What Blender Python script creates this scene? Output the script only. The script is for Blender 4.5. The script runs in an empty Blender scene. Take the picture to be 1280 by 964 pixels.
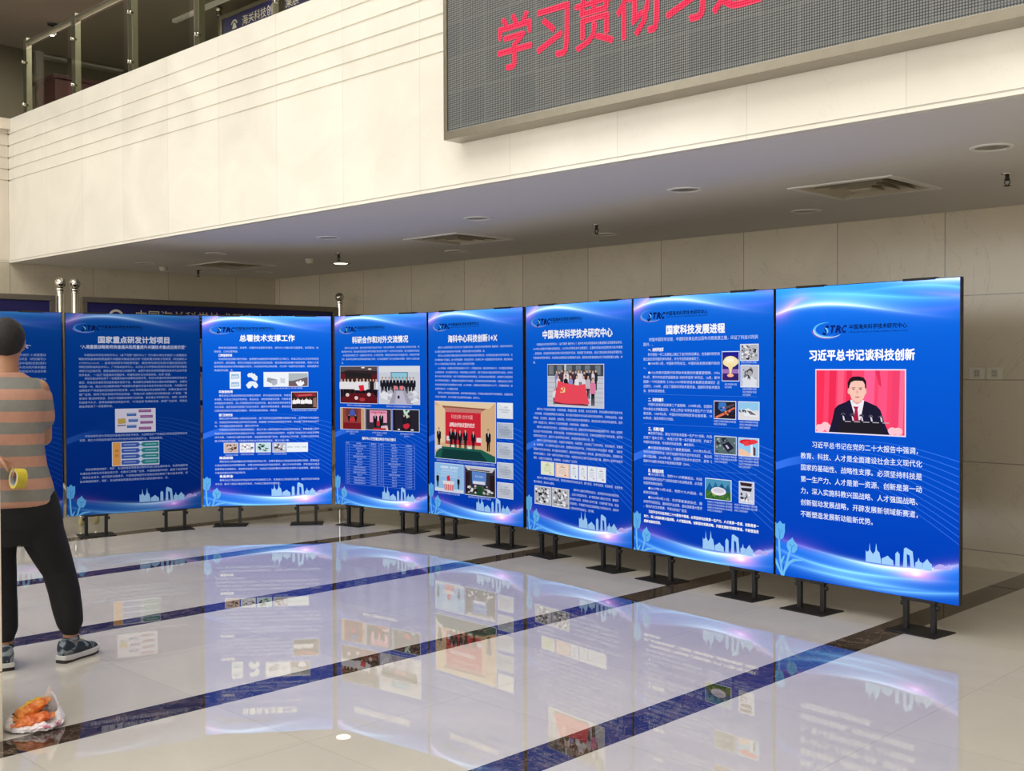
import bpy, bmesh, math, random
from mathutils import Vector, Matrix, noise

# ---------------------------------------------------------------- camera, light, exposure
S = bpy.context.scene
COL = S.collection
random.seed(7)
PI = math.pi

cam_data = bpy.data.cameras.new('camera')
cam_data.sensor_fit = 'HORIZONTAL'
cam_data.sensor_width = 36.0
cam_data.lens = 36.0 * 1403.2 / 1280.0
cam_data.clip_start = 0.05
cam = bpy.data.objects.new('camera', cam_data)
COL.objects.link(cam)
fw = Vector((-0.70286771, 0.71108837, -0.01817479))
rt = Vector((0.71124376, 0.70293787, -0.00326438))
up = rt.cross(fw)
cam.matrix_world = Matrix(((rt.x, up.x, -fw.x, 0), (rt.y, up.y, -fw.y, 0), (rt.z, up.z, -fw.z, 1.52), (0, 0, 0, 1)))
S.camera = cam

S.view_settings.view_transform = 'Standard'
S.view_settings.look = 'None'
S.view_settings.exposure = 0.0
S.view_settings.gamma = 1.0
S.view_settings.use_curve_mapping = False

SKY = 4.6                                   # strength of the daylight outside
world = bpy.data.worlds.new('daylight')
S.world = world
world.use_nodes = True
wn = world.node_tree
wn.nodes.clear()
wo = wn.nodes.new('ShaderNodeOutputWorld')
wb = wn.nodes.new('ShaderNodeBackground')
wb.inputs['Color'].default_value = (1.0, 0.99, 0.975, 1)
wb.inputs['Strength'].default_value = SKY
wn.links.new(wb.outputs[0], wo.inputs[0])


def area(name, loc, rot, sx, sy, power, color=(1, 0.95, 0.88), portal=False):
    l = bpy.data.lights.new(name, 'AREA')
    l.shape = 'RECTANGLE'
    l.size, l.size_y = sx, sy
    l.energy = power
    l.color = color
    if portal:
        l.cycles.is_portal = True
    o = bpy.data.objects.new(name, l)
    o.location = loc
    o.rotation_euler = rot
    COL.objects.link(o)
    return o


# the hall's roof light and the ground-floor glazing behind the viewer
ROOF_Z = 9.6
area('roof_daylight', (-4.0, -2.6, ROOF_Z + 0.05), (0, 0, 0), 17.0, 9.0, 1330, (1.0, 0.985, 0.965))
area('window_portal', (-3.0, -9.05, 2.1), (PI / 2, 0, 0), 18.0, 3.6, 1, portal=True)

for _x in (-16.2, -12.6, -8.6):  # added fill lights that brighten the upper room
    area('upstairs_fill', (_x, 6.9, 6.55), (0, 0, 0), 0.5, 0.5, 95, (1.0, 0.93, 0.78))

S.cycles.use_denoising = True
S.cycles.sample_clamp_indirect = 4.0
S.cycles.max_bounces = 10


# ---------------------------------------------------------------- materials
def lin(c):
    return tuple((v / 255 / 12.92) if v / 255 <= 0.04045 else ((v / 255 + 0.055) / 1.055) ** 2.4 for v in c[:3])


class E:
    """a node socket with arithmetic"""
    def __init__(self, t, s):
        self.t, self.s = t, s

    def op(self, o, b=None, c=None):
        n = self.t.nodes.new('ShaderNodeMath')
        n.operation = o
        for i, x in enumerate((self, b, c)):
            if x is None:
                continue
            if isinstance(x, E):
                self.t.links.new(x.s, n.inputs[i])
            else:
                n.inputs[i].default_value = x
        return E(self.t, n.outputs[0])

    def __add__(self, b): return self.op('ADD', b)
    __radd__ = __add__
    def __sub__(self, b): return self.op('SUBTRACT', b)
    def __rsub__(self, b): return self.op('MULTIPLY', -1.0) + b
    def __mul__(self, b): return self.op('MULTIPLY', b)
    __rmul__ = __mul__
    def __truediv__(self, b): return self.op('DIVIDE', b)
    def __neg__(self): return self.op('MULTIPLY', -1.0)
    def abs(self): return self.op('ABSOLUTE')
    def exp(self): return self.op('EXPONENT')
    def lt(self, b): return self.op('LESS_THAN', b)
    def gt(self, b): return self.op('GREATER_THAN', b)
    def floor(self): return self.op('FLOOR')
    def fract(self): return self.op('FRACT')
    def max(self, b): return self.op('MAXIMUM', b)
    def min(self, b): return self.op('MINIMUM', b)
    def clamp(self): return self.op('MAXIMUM', 0.0).op('MINIMUM', 1.0)


class Mat:
    def __init__(self, name, color=(0.5, 0.5, 0.5), rough=0.5, metal=0.0, **kw):
        self.m = bpy.data.materials.new(name)
        self.m.use_nodes = True
        self.t = self.m.node_tree
        self.b = self.t.nodes['Principled BSDF']
        self.set('Base Color', color)
        self.set('Roughness', rough)
        self.set('Metallic', metal)
        for k, v in kw.items():
            self.set(k.replace('_', ' '), v)

    def set(self, k, v):
        i = self.b.inputs[k]
        if isinstance(v, E):
            self.t.links.new(v.s, i)
        elif isinstance(v, bpy.types.NodeSocket):
            self.t.links.new(v, i)
        elif isinstance(v, (tuple, list)):
            i.default_value = (*v[:3], 1)
        else:
            i.default_value = v

    def node(self, ty, **kw):
        n = self.t.nodes.new(ty)
        for k, v in kw.items():
            setattr(n, k, v)
        return n

    def coords(self, kind='Object'):
        tc = self.node('ShaderNodeTexCoord')
        sp = self.node('ShaderNodeSeparateXYZ')
        self.t.links.new(tc.outputs[kind], sp.inputs[0])
        self.tc = tc.outputs[kind]
        return [E(self.t, sp.outputs[i]) for i in range(3)]

    def noise(self, scale, detail=4, vec=None, dist=0.0, rough=0.5):
        n = self.node('ShaderNodeTexNoise')
        n.inputs['Scale'].default_value = scale
        n.inputs['Detail'].default_value = detail
        n.inputs['Distortion'].default_value = dist
        n.inputs['Roughness'].default_value = rough
        self.t.links.new(vec if vec is not None else self.tc, n.inputs['Vector'])
        return E(self.t, n.outputs[0])

    def white(self, a, b=None):
        c = self.node('ShaderNodeCombineXYZ')
        self.t.links.new(a.s, c.inputs[0])
        if b is not None:
            self.t.links.new(b.s, c.inputs[1])
        n = self.node('ShaderNodeTexWhiteNoise')
        self.t.links.new(c.outputs[0], n.inputs['Vector'])
        return E(self.t, n.outputs['Value'])

    def mix(self, f, a, b):
        n = self.node('ShaderNodeMix', data_type='RGBA')
        for x, i in ((f, 0), (a, 6), (b, 7)):
            if isinstance(x, E):
                self.t.links.new(x.s, n.inputs[i])
            elif isinstance(x, bpy.types.NodeSocket):
                self.t.links.new(x, n.inputs[i])
            elif isinstance(x, (tuple, list)):
                n.inputs[i].default_value = (*x[:3], 1)
            else:
                n.inputs[i].default_value = x
        return n.outputs[2]

    def vmath(self, op, a, b):
        n = self.node('ShaderNodeVectorMath', operation=op)
        for x, k in ((a, 0), (b, 1)):
            if op == 'SCALE' and k == 1:
                k = 3
            if isinstance(x, E):
                self.t.links.new(x.s, n.inputs[k])
            elif isinstance(x, bpy.types.NodeSocket):
                self.t.links.new(x, n.inputs[k])
            elif isinstance(x, (tuple, list)):
                n.inputs[k].default_value = x[:3]
            else:
                n.inputs[k].default_value = x
        return n.outputs[0]

    def bump(self, h, strength=0.2, dist=0.01):
        n = self.node('ShaderNodeBump')
        n.inputs['Strength'].default_value = strength
        n.inputs['Distance'].default_value = dist
        self.t.links.new(h.s, n.inputs['Height'])
        self.t.links.new(n.outputs[0], self.b.inputs['Normal'])


def simple(name, rgb, rough=0.5, metal=0.0, vary=0.06, scale=8.0, **kw):
    """plain material with a little procedural variation"""
    M = Mat(name, lin(rgb), rough, metal, **kw)
    M.coords()
    n = M.noise(scale, 4)
    c = lin(rgb)
    M.set('Base Color', M.mix(n, tuple(x * (1 - vary) for x in c), tuple(min(1, x * (1 + vary)) for x in c)))
    return M.m


def stone(name, rgb, axis, x0, step, zlines=(), zstep=None, rough=0.12, crack=0.5, tint=0.05, jw=0.004, jd=0.35):
    """polished cream marble slabs; axis 0/1 runs along the wall, z is height"""
    M = Mat(name, lin(rgb), rough)
    co = M.coords()
    h, z = co[axis], co[2]
    k = (h - x0) / step
    slab = M.white(k.floor() + 0.5, (z * 1.6).floor() if zstep else None)
    joint = ((k.fract() - 0.5).abs() - 0.5).abs().lt(jw / step)
    for zl in zlines:
        joint = joint.max((z - zl).abs().lt(0.004))
    c = lin(rgb)
    cloud = M.noise(1.3, 6, dist=1.2)
    fine = M.noise(14, 5, dist=0.5)
    col = M.mix(((cloud - 0.35) * 2.2).clamp(), tuple(v * 0.93 for v in c), tuple(min(1, v * 1.05) for v in c))
    warm = M.mix(slab, (1 - tint, 1 - tint * 1.1, 1 - tint * 1.6), (1 + tint, 1 + tint, 1 + tint * 0.6))
    col = M.vmath('MULTIPLY', col, warm)
    vein = M.noise(0.9, 8, dist=3.0, rough=0.6)
    v = ((vein - 0.5).abs().lt(0.0035)) * crack
    col = M.mix(v, col, tuple(x * 0.45 for x in c))
    stain = ((fine - 0.66) * 6).clamp() * 0.25 * crack
    col = M.mix(stain, col, tuple(x * 0.6 for x in c))
    col = M.mix(joint, col, tuple(x * jd for x in c))
    M.set('Base Color', col)
    M.set('Roughness', fine * 0.08 + rough)
    return M.m


# ---------------------------------------------------------------- mesh helpers
class MB:
    def __init__(self):
        self.v, self.f, self.c, self.mi = [], [], [], []
        self.cur = None
        self.m = 0

    def add(self, vs, fs):
        o = len(self.v)
        self.v += [tuple(x) for x in vs]
        for f in fs:
            self.f.append([i + o for i in f])
            self.c.append(self.cur)
            self.mi.append(self.m)
        return self

    def box(self, lo, hi, M=None):
        x0, y0, z0 = lo
        x1, y1, z1 = hi
        vs = [(x0, y0, z0), (x1, y0, z0), (x1, y1, z0), (x0, y1, z0), (x0, y0, z1), (x1, y0, z1), (x1, y1, z1), (x0, y1, z1)]
        if M:
            vs = [M @ Vector(p) for p in vs]
        return self.add(vs, [(0, 3, 2, 1), (4, 5, 6, 7), (0, 1, 5, 4), (1, 2, 6, 5), (2, 3, 7, 6), (3, 0, 4, 7)])

    def bevbox(self, lo, hi, b):
        bm = bmesh.new()
        bmesh.ops.create_cube(bm, size=1)
        for v in bm.verts:
            v.co = Vector([(lo[i] + hi[i]) / 2 + v.co[i] * (hi[i] - lo[i]) for i in range(3)])
        bmesh.ops.bevel(bm, geom=bm.edges[:], offset=b, segments=2, affect='EDGES', profile=0.5)
        return self.bm(bm)

    def bm(self, bm, M=None):
        bm.verts.index_update()
        vs = [(M @ v.co) if M else v.co[:] for v in bm.verts]
        self.add(vs, [[v.index for v in f.verts] for f in bm.faces])
        bm.free()
        return self

    def lathe(self, prof, o=(0, 0, 0), n=24, axis=(0, 0, 1), cap=True):
        ax = Vector(axis).normalized()
        q = Vector((0, 0, 1)).rotation_difference(ax).to_matrix()
        vs = []
        for r, z in prof:
            for i in range(n):
                a = 2 * PI * i / n
                vs.append(Vector(o) + q @ Vector((r * math.cos(a), r * math.sin(a), z)))
        fs = []
        for k in range(len(prof) - 1):
            for i in range(n):
                j = (i + 1) % n
                fs.append((k * n + i, k * n + j, k * n + n + j, k * n + n + i))
        if cap:
            fs.append(tuple(range(n - 1, -1, -1)))
            fs.append(tuple((len(prof) - 1) * n + i for i in range(n)))
        return self.add(vs, fs)

    def tube(self, pts, r, n=10, cap=True):
        pts = [Vector(p) for p in pts]
        rs = r if isinstance(r, (list, tuple)) else [r] * len(pts)
        ref = None
        vs = []
        for i, p in enumerate(pts):
            t = (pts[min(i + 1, len(pts) - 1)] - pts[max(i - 1, 0)]).normalized()
            if ref is None:
                ref = t.orthogonal().normalized()
            ref = (ref - t * ref.dot(t)).normalized()
            b = t.cross(ref)
            for k in range(n):
                a = 2 * PI * k / n
                vs.append(p + (ref * math.cos(a) + b * math.sin(a)) * rs[i])
        fs = []
        for k in range(len(pts) - 1):
            for i in range(n):
                j = (i + 1) % n
                fs.append((k * n + i, k * n + j, k * n + n + j, k * n + n + i))
        if cap:
            fs.append(tuple(range(n - 1, -1, -1)))
            fs.append(tuple((len(pts) - 1) * n + i for i in range(n)))
        return self.add(vs, fs)

    def loft(self, rings, n=24, sq=2.0):
        """rings: (centre, rx, ry[, xaxis, yaxis]) closed and capped"""
        vs = []
        for R in rings:
            c, rx, ry = Vector(R[0]), R[1], R[2]
            X = Vector(R[3]) if len(R) > 3 else Vector((1, 0, 0))
            Y = Vector(R[4]) if len(R) > 3 else Vector((0, 1, 0))
            for i in range(n):
                a = 2 * PI * i / n
                ca, sa = math.cos(a), math.sin(a)
                ca = math.copysign(abs(ca) ** (2 / sq), ca)
                sa = math.copysign(abs(sa) ** (2 / sq), sa)
                vs.append(c + X * rx * ca + Y * ry * sa)
        fs = []
        for k in range(len(rings) - 1):
            for i in range(n):
                j = (i + 1) % n
                fs.append((k * n + i, k * n + j, k * n + n + j, k * n + n + i))
        fs.append(tuple(range(n - 1, -1, -1)))
        fs.append(tuple((len(rings) - 1) * n + i for i in range(n)))
        return self.add(vs, fs)

    def ball(self, c, r, seg=16, ring=10):
        bm = bmesh.new()
        bmesh.ops.create_uvsphere(bm, u_segments=seg, v_segments=ring, radius=1)
        r = r if isinstance(r, (tuple, list)) else (r, r, r)
        for v in bm.verts:
            v.co = Vector((c[0] + v.co.x * r[0], c[1] + v.co.y * r[1], c[2] + v.co.z * r[2]))
        return self.bm(bm)

    def prism(self, poly, d0, d1, put):
        """extrude a 2D polygon; put(a, b, d) -> 3D point"""
        n = len(poly)
        vs = [put(a, b, d0) for a, b in poly] + [put(a, b, d1) for a, b in poly]
        fs = [tuple(range(n)), tuple(range(2 * n - 1, n - 1, -1))]
        for i in range(n):
            j = (i + 1) % n
            fs.append((i, n + i, n + j, j))
        return self.add(vs, fs)

    def mesh(self, name, mats):
        me = bpy.data.meshes.new(name)
        me.from_pydata(self.v, [], self.f)
        for m in (mats if isinstance(mats, (list, tuple)) else [mats]):
            me.materials.append(m)
        if any(self.mi):
            me.polygons.foreach_set('material_index', self.mi)
        if any(c is not None for c in self.c):
            at = me.color_attributes.new('ink', 'FLOAT_COLOR', 'CORNER')
            buf = []
            for f, c in zip(self.f, self.c):
                buf += [*(c or (0, 0, 0)), 1.0] * len(f)
            at.data.foreach_set('color', buf)
        me.validate()
        return me

    def build(self, name, mats, parent=None, smooth=False, fix=True, bevel=0.0):
        me = self.mesh(name, mats)
        if fix:
            b = bmesh.new()
            b.from_mesh(me)
            bmesh.ops.recalc_face_normals(b, faces=b.faces[:])
            b.to_mesh(me)
            b.free()
        if smooth:
            for p in me.polygons:
                p.use_smooth = True
            try:
                me.set_sharp_from_angle(angle=math.radians(40))
            except Exception:
                pass
        o = bpy.data.objects.new(name, me)
        COL.objects.link(o)
        if parent:
            o.parent = parent
        if bevel:
            md = o.modifiers.new('bevel', 'BEVEL')
            md.width = bevel
            md.segments = 2
            md.limit_method = 'ANGLE'
        return o


def tag(o, label, cat, group=None, kind=None):
    o['label'] = label
    o['category'] = cat
    if group:
        o['group'] = group
    if kind:
        o['kind'] = kind
    return o


def struct(o):
    o['kind'] = 'structure'
    return o


def thing(name, label, cat, loc=(0, 0, 0), rz=0.0, group=None):
    o = bpy.data.objects.new(name, None)
    o.empty_display_size = 0.1
    o.location = loc
    o.rotation_euler = (0, 0, rz)
    COL.objects.link(o)
    return tag(o, label, cat, group)


def copy_tree(o, parent=None):
    c = o.copy()
    COL.objects.link(c)
    c.parent = parent
    for ch in list(o.children):
        copy_tree(ch, c)
    return c


def evaluated(o):
    """replace an object's mesh with its modified mesh"""
    bpy.context.view_layer.update()
    dg = bpy.context.evaluated_depsgraph_get()
    me = bpy.data.meshes.new_from_object(o.evaluated_get(dg))
    o.modifiers.clear()
    o.data = me
    return o


# ---------------------------------------------------------------- shared materials
CREAM = (217, 206, 184)
m_fascia = stone('cream_marble_fascia', (241, 237, 227), 0, -5.74, 0.85, (2.690,), crack=0.07, tint=0.03, jw=0.0022, jd=0.78)
m_return = stone('cream_marble_return', (236, 226, 212), 1, 4.94, 0.85, (2.667,), crack=0.08)
m_back = stone('beige_marble_wall', CREAM, 0, -3.66, 0.892, (2.03, 1.40, 0.785, 0.127), crack=0.28, jd=0.5)
m_left = stone('beige_marble_side', CREAM, 1, 4.94, 0.95, (2.03, 1.40, 0.785, 0.127), crack=0.25, jd=0.6)
m_pier = stone('cream_marble_pier', (228, 220, 204), 1, 0.9, 0.6, (1.02, 0.28), crack=0.2)
m_ceiling = simple('soffit_paint', (212, 208, 202), 0.7, vary=0.03, scale=2)
m_dark_ceiling = simple('upper_ceiling_paint', (112, 104, 92), 0.8, vary=0.05)
m_upper_wall = simple('upper_wall_paint', (150, 144, 112), 0.7)
m_upper_shaded = simple('upper_wall_shaded', (88, 82, 66), 0.7)  # upper wall colour darkened to stand in for the low light there
m_white_paint = simple('white_paint', (225, 222, 215), 0.6)
m_steel = simple('brushed_steel', (176, 172, 162), 0.28, 1.0, 0.1, 30)
m_chrome = simple('polished_chrome', (196, 192, 182), 0.08, 1.0, 0.03)
m_bronze = simple('satin_bronze_steel', (152, 146, 132), 0.3, 1.0, 0.1, 20)
m_alu = simple('grey_aluminium', (132, 124, 108), 0.42, 0.8, 0.08, 20)
m_black = simple('black_steel', (30, 30, 32), 0.45, 0.3, 0.15)
m_casing = simple('black_casing', (18, 18, 22), 0.4)
m_dark = simple('dark_void', (40, 38, 34), 0.6)
m_plastic = simple('white_plastic', (214, 208, 190), 0.45)


def floor_material():
    M = Mat('polished_marble_floor', rough=0.05)
    x, y, z = M.coords()
    cloud = M.noise(1.1, 6, dist=1.5)
    fine = M.noise(22, 6)
    tile = M.white(((x + 2.96) / 0.84).floor() + 0.5, ((y - 2.62) / 0.87).floor() + 0.5)
    a = M.mix(((cloud - 0.3) * 2).clamp(), lin((205, 200, 190)), lin((218, 212, 202)))
    a = M.vmath('MULTIPLY', a, M.mix(tile, (0.955, 0.955, 0.965), (1.03, 1.03, 1.02)))
    a = M.mix(((fine - 0.55) * 3).clamp() * 0.2, a, lin((188, 178, 162)))
    jy = (((y - 2.62) / 0.87).fract() - 0.5).abs().gt(0.4975)
    jx = x * 0
    band = x * 0
    for c in (-2.96, -4.56, -6.285, -7.97, -9.68, -1.28, 0.4, 2.08, 3.76):
        band = band.max((x - c).abs().lt(0.1))
    for c in (-3.76, -5.42, -7.13, -8.82, -2.12, -0.44, -10.5, -11.4):
        jx = jx.max((x - c).abs().lt(0.0022))
    a = M.mix(jy.max(jx) * 0.28, a, lin((136, 126, 112)))
    emp = M.noise(9, 8, dist=1.6, rough=0.65)
    d = M.mix(((emp - 0.42) * 4).clamp(), lin((52, 42, 36)), lin((96, 80, 66)))
    vein = (M.noise(3.2, 7, dist=3.5) - 0.5).abs().lt(0.006) * 0.6
    d = M.mix(vein, d, lin((150, 134, 116)))
    dj = (((y - 1.2) / 1.25).fract() - 0.5).abs().gt(0.498)
    d = M.mix(dj * 0.7, d, lin((36, 30, 26)))
    M.set('Base Color', M.mix(band, a, d))
    M.set('IOR', 1.72)
    M.set('Roughness', fine * 0.015 + 0.008)
    return M.m


m_floor = floor_material()

# ---------------------------------------------------------------- the hall
XL, YF, YW, ZS, ZB = -12.68, 4.938, 8.38, 2.667, 4.245
XR, Y0 = 8.0, -9.0

struct(MB().box((-18.5, Y0 - 0.1, -0.2), (XR, 12.2, 0.0)).build('floor', m_floor))

# lower walls
struct(MB().box((XL - 0.3, YW, 0), (XR, YW + 0.3, ZS + 0.3)).build('wall_back', m_back))
struct(MB().box((XL - 0.3, Y0, 0), (XL, YW, ZS)).build('wall_left', m_left))
struct(MB().box((XR, Y0, 0), (XR + 0.3, YW + 0.3, ROOF_Z)).build('wall_right', m_left))


def profile(top_band=0.035):
    """balcony front: out is measured towards the hall"""
    g = 0.012
    pts = [(-0.05, ZS), (0.0, ZS), (0.0, ZS + 0.018), (-0.006, ZS + 0.018), (-0.006, ZS + 0.026), (0, ZS + 0.026)]
    for zg in (3.572, 3.694, 3.82, 3.952, 4.08):
        pts += [(0, zg - 0.008), (-g, zg - 0.006), (-g, zg + 0.006), (0, zg + 0.008)]
    pts += [(0, 4.125), (top_band, 4.127), (top_band, ZB), (-0.05, ZB)]
    return pts


fas = MB().prism(profile(0.0), XL, XR, lambda a, b, d: (d, YF - a, b)).build('wall_balcony', m_fascia)
struct(fas)
ret = MB().prism(profile(0.06), Y0, YF, lambda a, b, d: (XL + a, d, b)).build('wall_balcony_return', m_return)
struct(ret)

# soffit with openings for the lamps and the air grilles
LAMPS = [(-11.68, 6.03), (-10.19, 6.04), (-8.24, 6.01), (-6.36, 6.06), (-4.38, 6.05), (-2.385, 6.04),
         (-11.79, 7.63), (-10.20, 7.60), (-8.34, 7.64), (-6.36, 7.61), (-4.357, 7.55), (-2.36, 7.58)]
GRILLES = [(-11.27, 6.86), (-7.52, 6.93), (-3.52, 6.84)]
LR, GH = 0.085, 0.335
sof = MB().box((XL, YF + 0.05, ZS), (XR, YW, ZS + 0.02)).build('ceiling', m_ceiling)
cut = MB()
for x, y in LAMPS:
    cut.lathe([(LR, -0.05), (LR, 0.14)], (x, y, ZS), 28)
for x, y in GRILLES:
    cut.box((x - GH, y - GH, ZS - 0.05), (x + GH, y + GH, ZS + 0.14))
cutter = cut.build('cutter', m_dark)
md = sof.modifiers.new('cut', 'BOOLEAN')
md.object = cutter
md.operation = 'DIFFERENCE'
md.solver = 'EXACT'
evaluated(sof)
bpy.data.objects.remove(cutter)
struct(sof)

# upper storey
struct(MB().box((-18.5, YF + 0.05, ZS + 0.22), (XR, 12.2, ZB - 0.04)).box((-18.5, Y0, ZS + 0.22), (XL - 0.05, YF + 0.05, ZB - 0.04)).build('floor_upper', m_ceiling))
UC = 6.62
struct(MB().box((-18.5, YF + 0.2, UC), (XR, 12.2, UC + 0.2)).box((-18.5, Y0, UC), (XL - 0.3, YF + 0.2, UC + 0.2)).build('ceiling_upper', m_dark_ceiling))
struct(MB().box((-14.3, 8.75, ZB - 0.04), (XR, 8.95, UC)).build('wall_upper_back', m_upper_wall))
struct(MB().box((-18.5, 11.8, ZB - 0.04), (-14.3, 12.0, UC)).box((-14.5, 8.95, ZB - 0.04), (-14.3, 11.8, UC)).build('wall_upper_recess', m_upper_shaded))
struct(MB().box((-18.5, Y0, ZB - 0.04), (-18.3, 11.8, UC)).build('wall_upper_left', m_upper_shaded))
struct(MB().box((-18.5, YF + 0.2, UC + 0.2), (XR, YF + 0.4, ROOF_Z)).box((XL - 0.5, Y0, UC + 0.2), (XL - 0.3, YF + 0.2, ROOF_Z)).build('wall_upper_front', m_fascia))
struct(MB().box((-15.2, 8.3, UC - 0.05), (XR, 8.36, UC)).build('trim_1', m_ceiling))
# roof with a long skylight, shut by an added lid that blocks the sky
struct(MB().box((XL - 0.5, -7.1, ROOF_Z), (-12.6, 1.9, ROOF_Z + 0.3)).box((4.6, -7.1, ROOF_Z), (XR, 1.9, ROOF_Z + 0.3))
       .box((XL - 0.5, Y0, ROOF_Z), (XR, -7.1, ROOF_Z + 0.3)).box((XL - 0.5, 1.9, ROOF_Z), (XR, YF + 0.4, ROOF_Z + 0.3))
         .box((-12.8, -7.3, ROOF_Z + 0.3), (5.2, 2.1, ROOF_Z + 0.4)).build('ceiling_roof', m_white_paint))

# glazed front of the hall, behind the viewer
w = MB()
w.box((XL, Y0 - 0.2, 3.9), (XR, Y0, ROOF_Z)).box((XL, Y0 - 0.2, 0), (XR, Y0, 0.12))
struct(w.build('wall_front', m_white_paint))
w = MB()
for i in range(12):
    x = -12.0 + i * 1.65
    w.box((x - 0.04, Y0 - 0.12, 0.12), (x + 0.04, Y0 - 0.02, 3.9))
w.box((XL, Y0 - 0.12, 2.6), (XR, Y0 - 0.02, 2.68))
struct(w.build('window_1', m_alu))
struct(MB().box((-30, -40, -0.3), (26, Y0 - 0.1, -0.02)).build('ground_outside', simple('paving_outside', (120, 116, 106), 0.8)))

# low marble pier at the left edge of the view
struct(MB().bevbox((-5.35, 1.05, 0), (-4.668, 1.772, 1.462), 0.004).build('wall_pier', m_pier))


# ---------------------------------------------------------------- ceiling fittings
m_reflector = simple('lamp_reflector', (150, 146, 138), 0.3, 0.7)
m_lampface = Mat('lit_lamp', (1, 0.95, 0.8), 0.5)
m_lampface.set('Emission Color', (1.0, 0.93, 0.70))
m_lampface.set('Emission Strength', 6.0)


def downlight(x, y, label, lit=False):
    t = thing('downlight', label, 'ceiling light', (x, y, ZS), 0, 'recessed ceiling lights under the balcony')
    MB().lathe([(LR, 0.004), (LR, -0.004), (LR + 0.012, -0.009), (LR + 0.028, -0.006), (LR + 0.03, 0.0), (LR, 0.004)], n=32, cap=False).build('trim_ring', m_white_paint if not lit else m_reflector, t, smooth=True)
    MB().lathe([(LR - 0.001, 0.0), (LR * 0.86, 0.05), (LR * 0.55, 0.10), (LR * 0.35, 0.12)], n=32).build('reflector', m_reflector, t, smooth=True)
    if lit:
        MB().lathe([(0.006, -0.012), (LR * 0.7, -0.010), (LR * 0.93, -0.002), (LR * 0.93, 0.02)], n=32).build('lamp', m_lampface.m, t, smooth=True)
        l = bpy.data.lights.new('lamp_light', 'SPOT')
        l.energy = 18
        l.spot_size = math.radians(120)
        l.spot_blend = 0.8
        l.shadow_soft_size = 0.06
        l.color = (1, 0.92, 0.72)
        lo = bpy.data.objects.new('lamp_light', l)
        lo.location = (x, y, ZS - 0.03)
        COL.objects.link(lo)
    else:
        MB().lathe([(0.012, 0.0), (0.03, 0.02), (0.034, 0.06), (0.02, 0.1)], n=20).build('lamp', m_plastic, t, smooth=True)


LAMP_LABELS = [
    'unlit round downlight in the soffit, front row, nearest the left wall corner',
    'unlit round downlight in the soffit just in front of the leftmost air grille',
    'unlit round downlight in the soffit, front row, third along from the left wall',
    'unlit round downlight in the soffit beyond the middle air grille towards the balcony edge',
    'unlit round downlight in the soffit alone between the LED sign and display panels',
    'unlit round downlight at the far right of the soffit, largest in view',
    'unlit round downlight in the soffit behind the leftmost air grille, by the wall corner',
    'glowing round downlight, the only lit one in the soffit',
    'unlit round downlight in the soffit right behind the middle air grille, near the wall',
    'unlit round downlight in the soffit just below a sprinkler, above the sixth panel',
    'unlit round downlight in the soffit near the marble wall, left of the rightmost air grille',
    'unlit round downlight in the soffit just outside the right edge of the view']
for i, (x, y) in enumerate(LAMPS[:-1]):
    downlight(x, y, LAMP_LABELS[i], i == 7)


def grille(x, y, label):
    t = thing('air_grille', label, 'ceiling vent', (x, y, ZS), 0, 'square air grilles in the soffit')
    a = GH
    m = MB()
    for s in (-1, 1):
        m.box((-a - 0.025, s * a - 0.025, -0.008), (a + 0.025, s * a + 0.025, 0.002))
        m.box((s * a - 0.025, -a + 0.025, -0.008), (s * a + 0.025, a - 0.025, 0.002))
    m.build('flange', m_white_paint, t)
    for k in range(4):                                     # nested sloping louvres
        ro, ri = a * (0.93 - 0.215 * k), a * (0.93 - 0.215 * k) - 0.052
        zo, zi = -0.006 - 0.004 * k, 0.05
        v = []
        for r, z in ((ro, zo), (ri, zi), (ri - 0.004, zi), (ro - 0.004, zo)):
            v += [(-r, -r, z), (r, -r, z), (r, r, z), (-r, r, z)]
        f = []
        for j in range(4):
            for i in range(4):
                n = (i + 1) % 4
                p, q = j * 4, ((j + 1) % 4) * 4
                f.append((p + i, p + n, q + n, q + i))
        MB().add(v, f).build('louvre', m_louvre, t)
    MB().box((-a * 0.2, -a * 0.2, -0.02), (a * 0.2, a * 0.2, -0.012)).build('centre_plate', m_louvre, t)
    MB().box((-a, -a, 0.1), (a, a, 0.12)).build('duct', m_dark, t)


m_louvre = simple('grille_louvre', (188, 178, 156), 0.5)
for (x, y), lb in zip(GRILLES, ('square louvred air grille in the soffit near the left wall corner, smallest of three',
                                'square louvred air grille in the soffit, middle one of three, left of the LED sign',
                                'large square louvred air grille in the soffit at the right, nearest of three')):
    grille(x, y, lb)


def sprinkler(x, y, label):
    t = thing('sprinkler', label, 'fire sprinkler', (x, y, ZS), 0, 'pendent sprinklers in the soffit')
    MB().lathe([(0.038, 0.0), (0.036, -0.006), (0.014, -0.012)], n=20).build('escutcheon', m_chrome, t, smooth=True)
    m = MB().lathe([(0.012, -0.008), (0.012, -0.03), (0.016, -0.032), (0.016, -0.04), (0.009, -0.044)], n=14)
    for s in (-1, 1):
        m.tube([(s * 0.012, 0, -0.038), (s * 0.017, 0, -0.055), (s * 0.004, 0, -0.072)], 0.0035, 6)
    m.build('body', m_black, t, smooth=True)
    MB().lathe([(0.02, -0.072), (0.022, -0.075), (0.004, -0.079)], n=16).build('deflector', m_black, t, smooth=True)


for x, y, lb in ((-12.12, 6.93, 'small sprinkler head hanging from the soffit by the left wall'),
                 (-9.34, 6.935, 'dark sprinkler head hanging just beyond the glowing downlight'),
                 (-5.98, 7.04, 'dark sprinkler head hanging between the middle and rightmost air grilles'),
                 (-2.65, 6.94, 'dark sprinkler head hanging from the soffit at the right edge of view')):
    sprinkler(x, y, lb)

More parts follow.
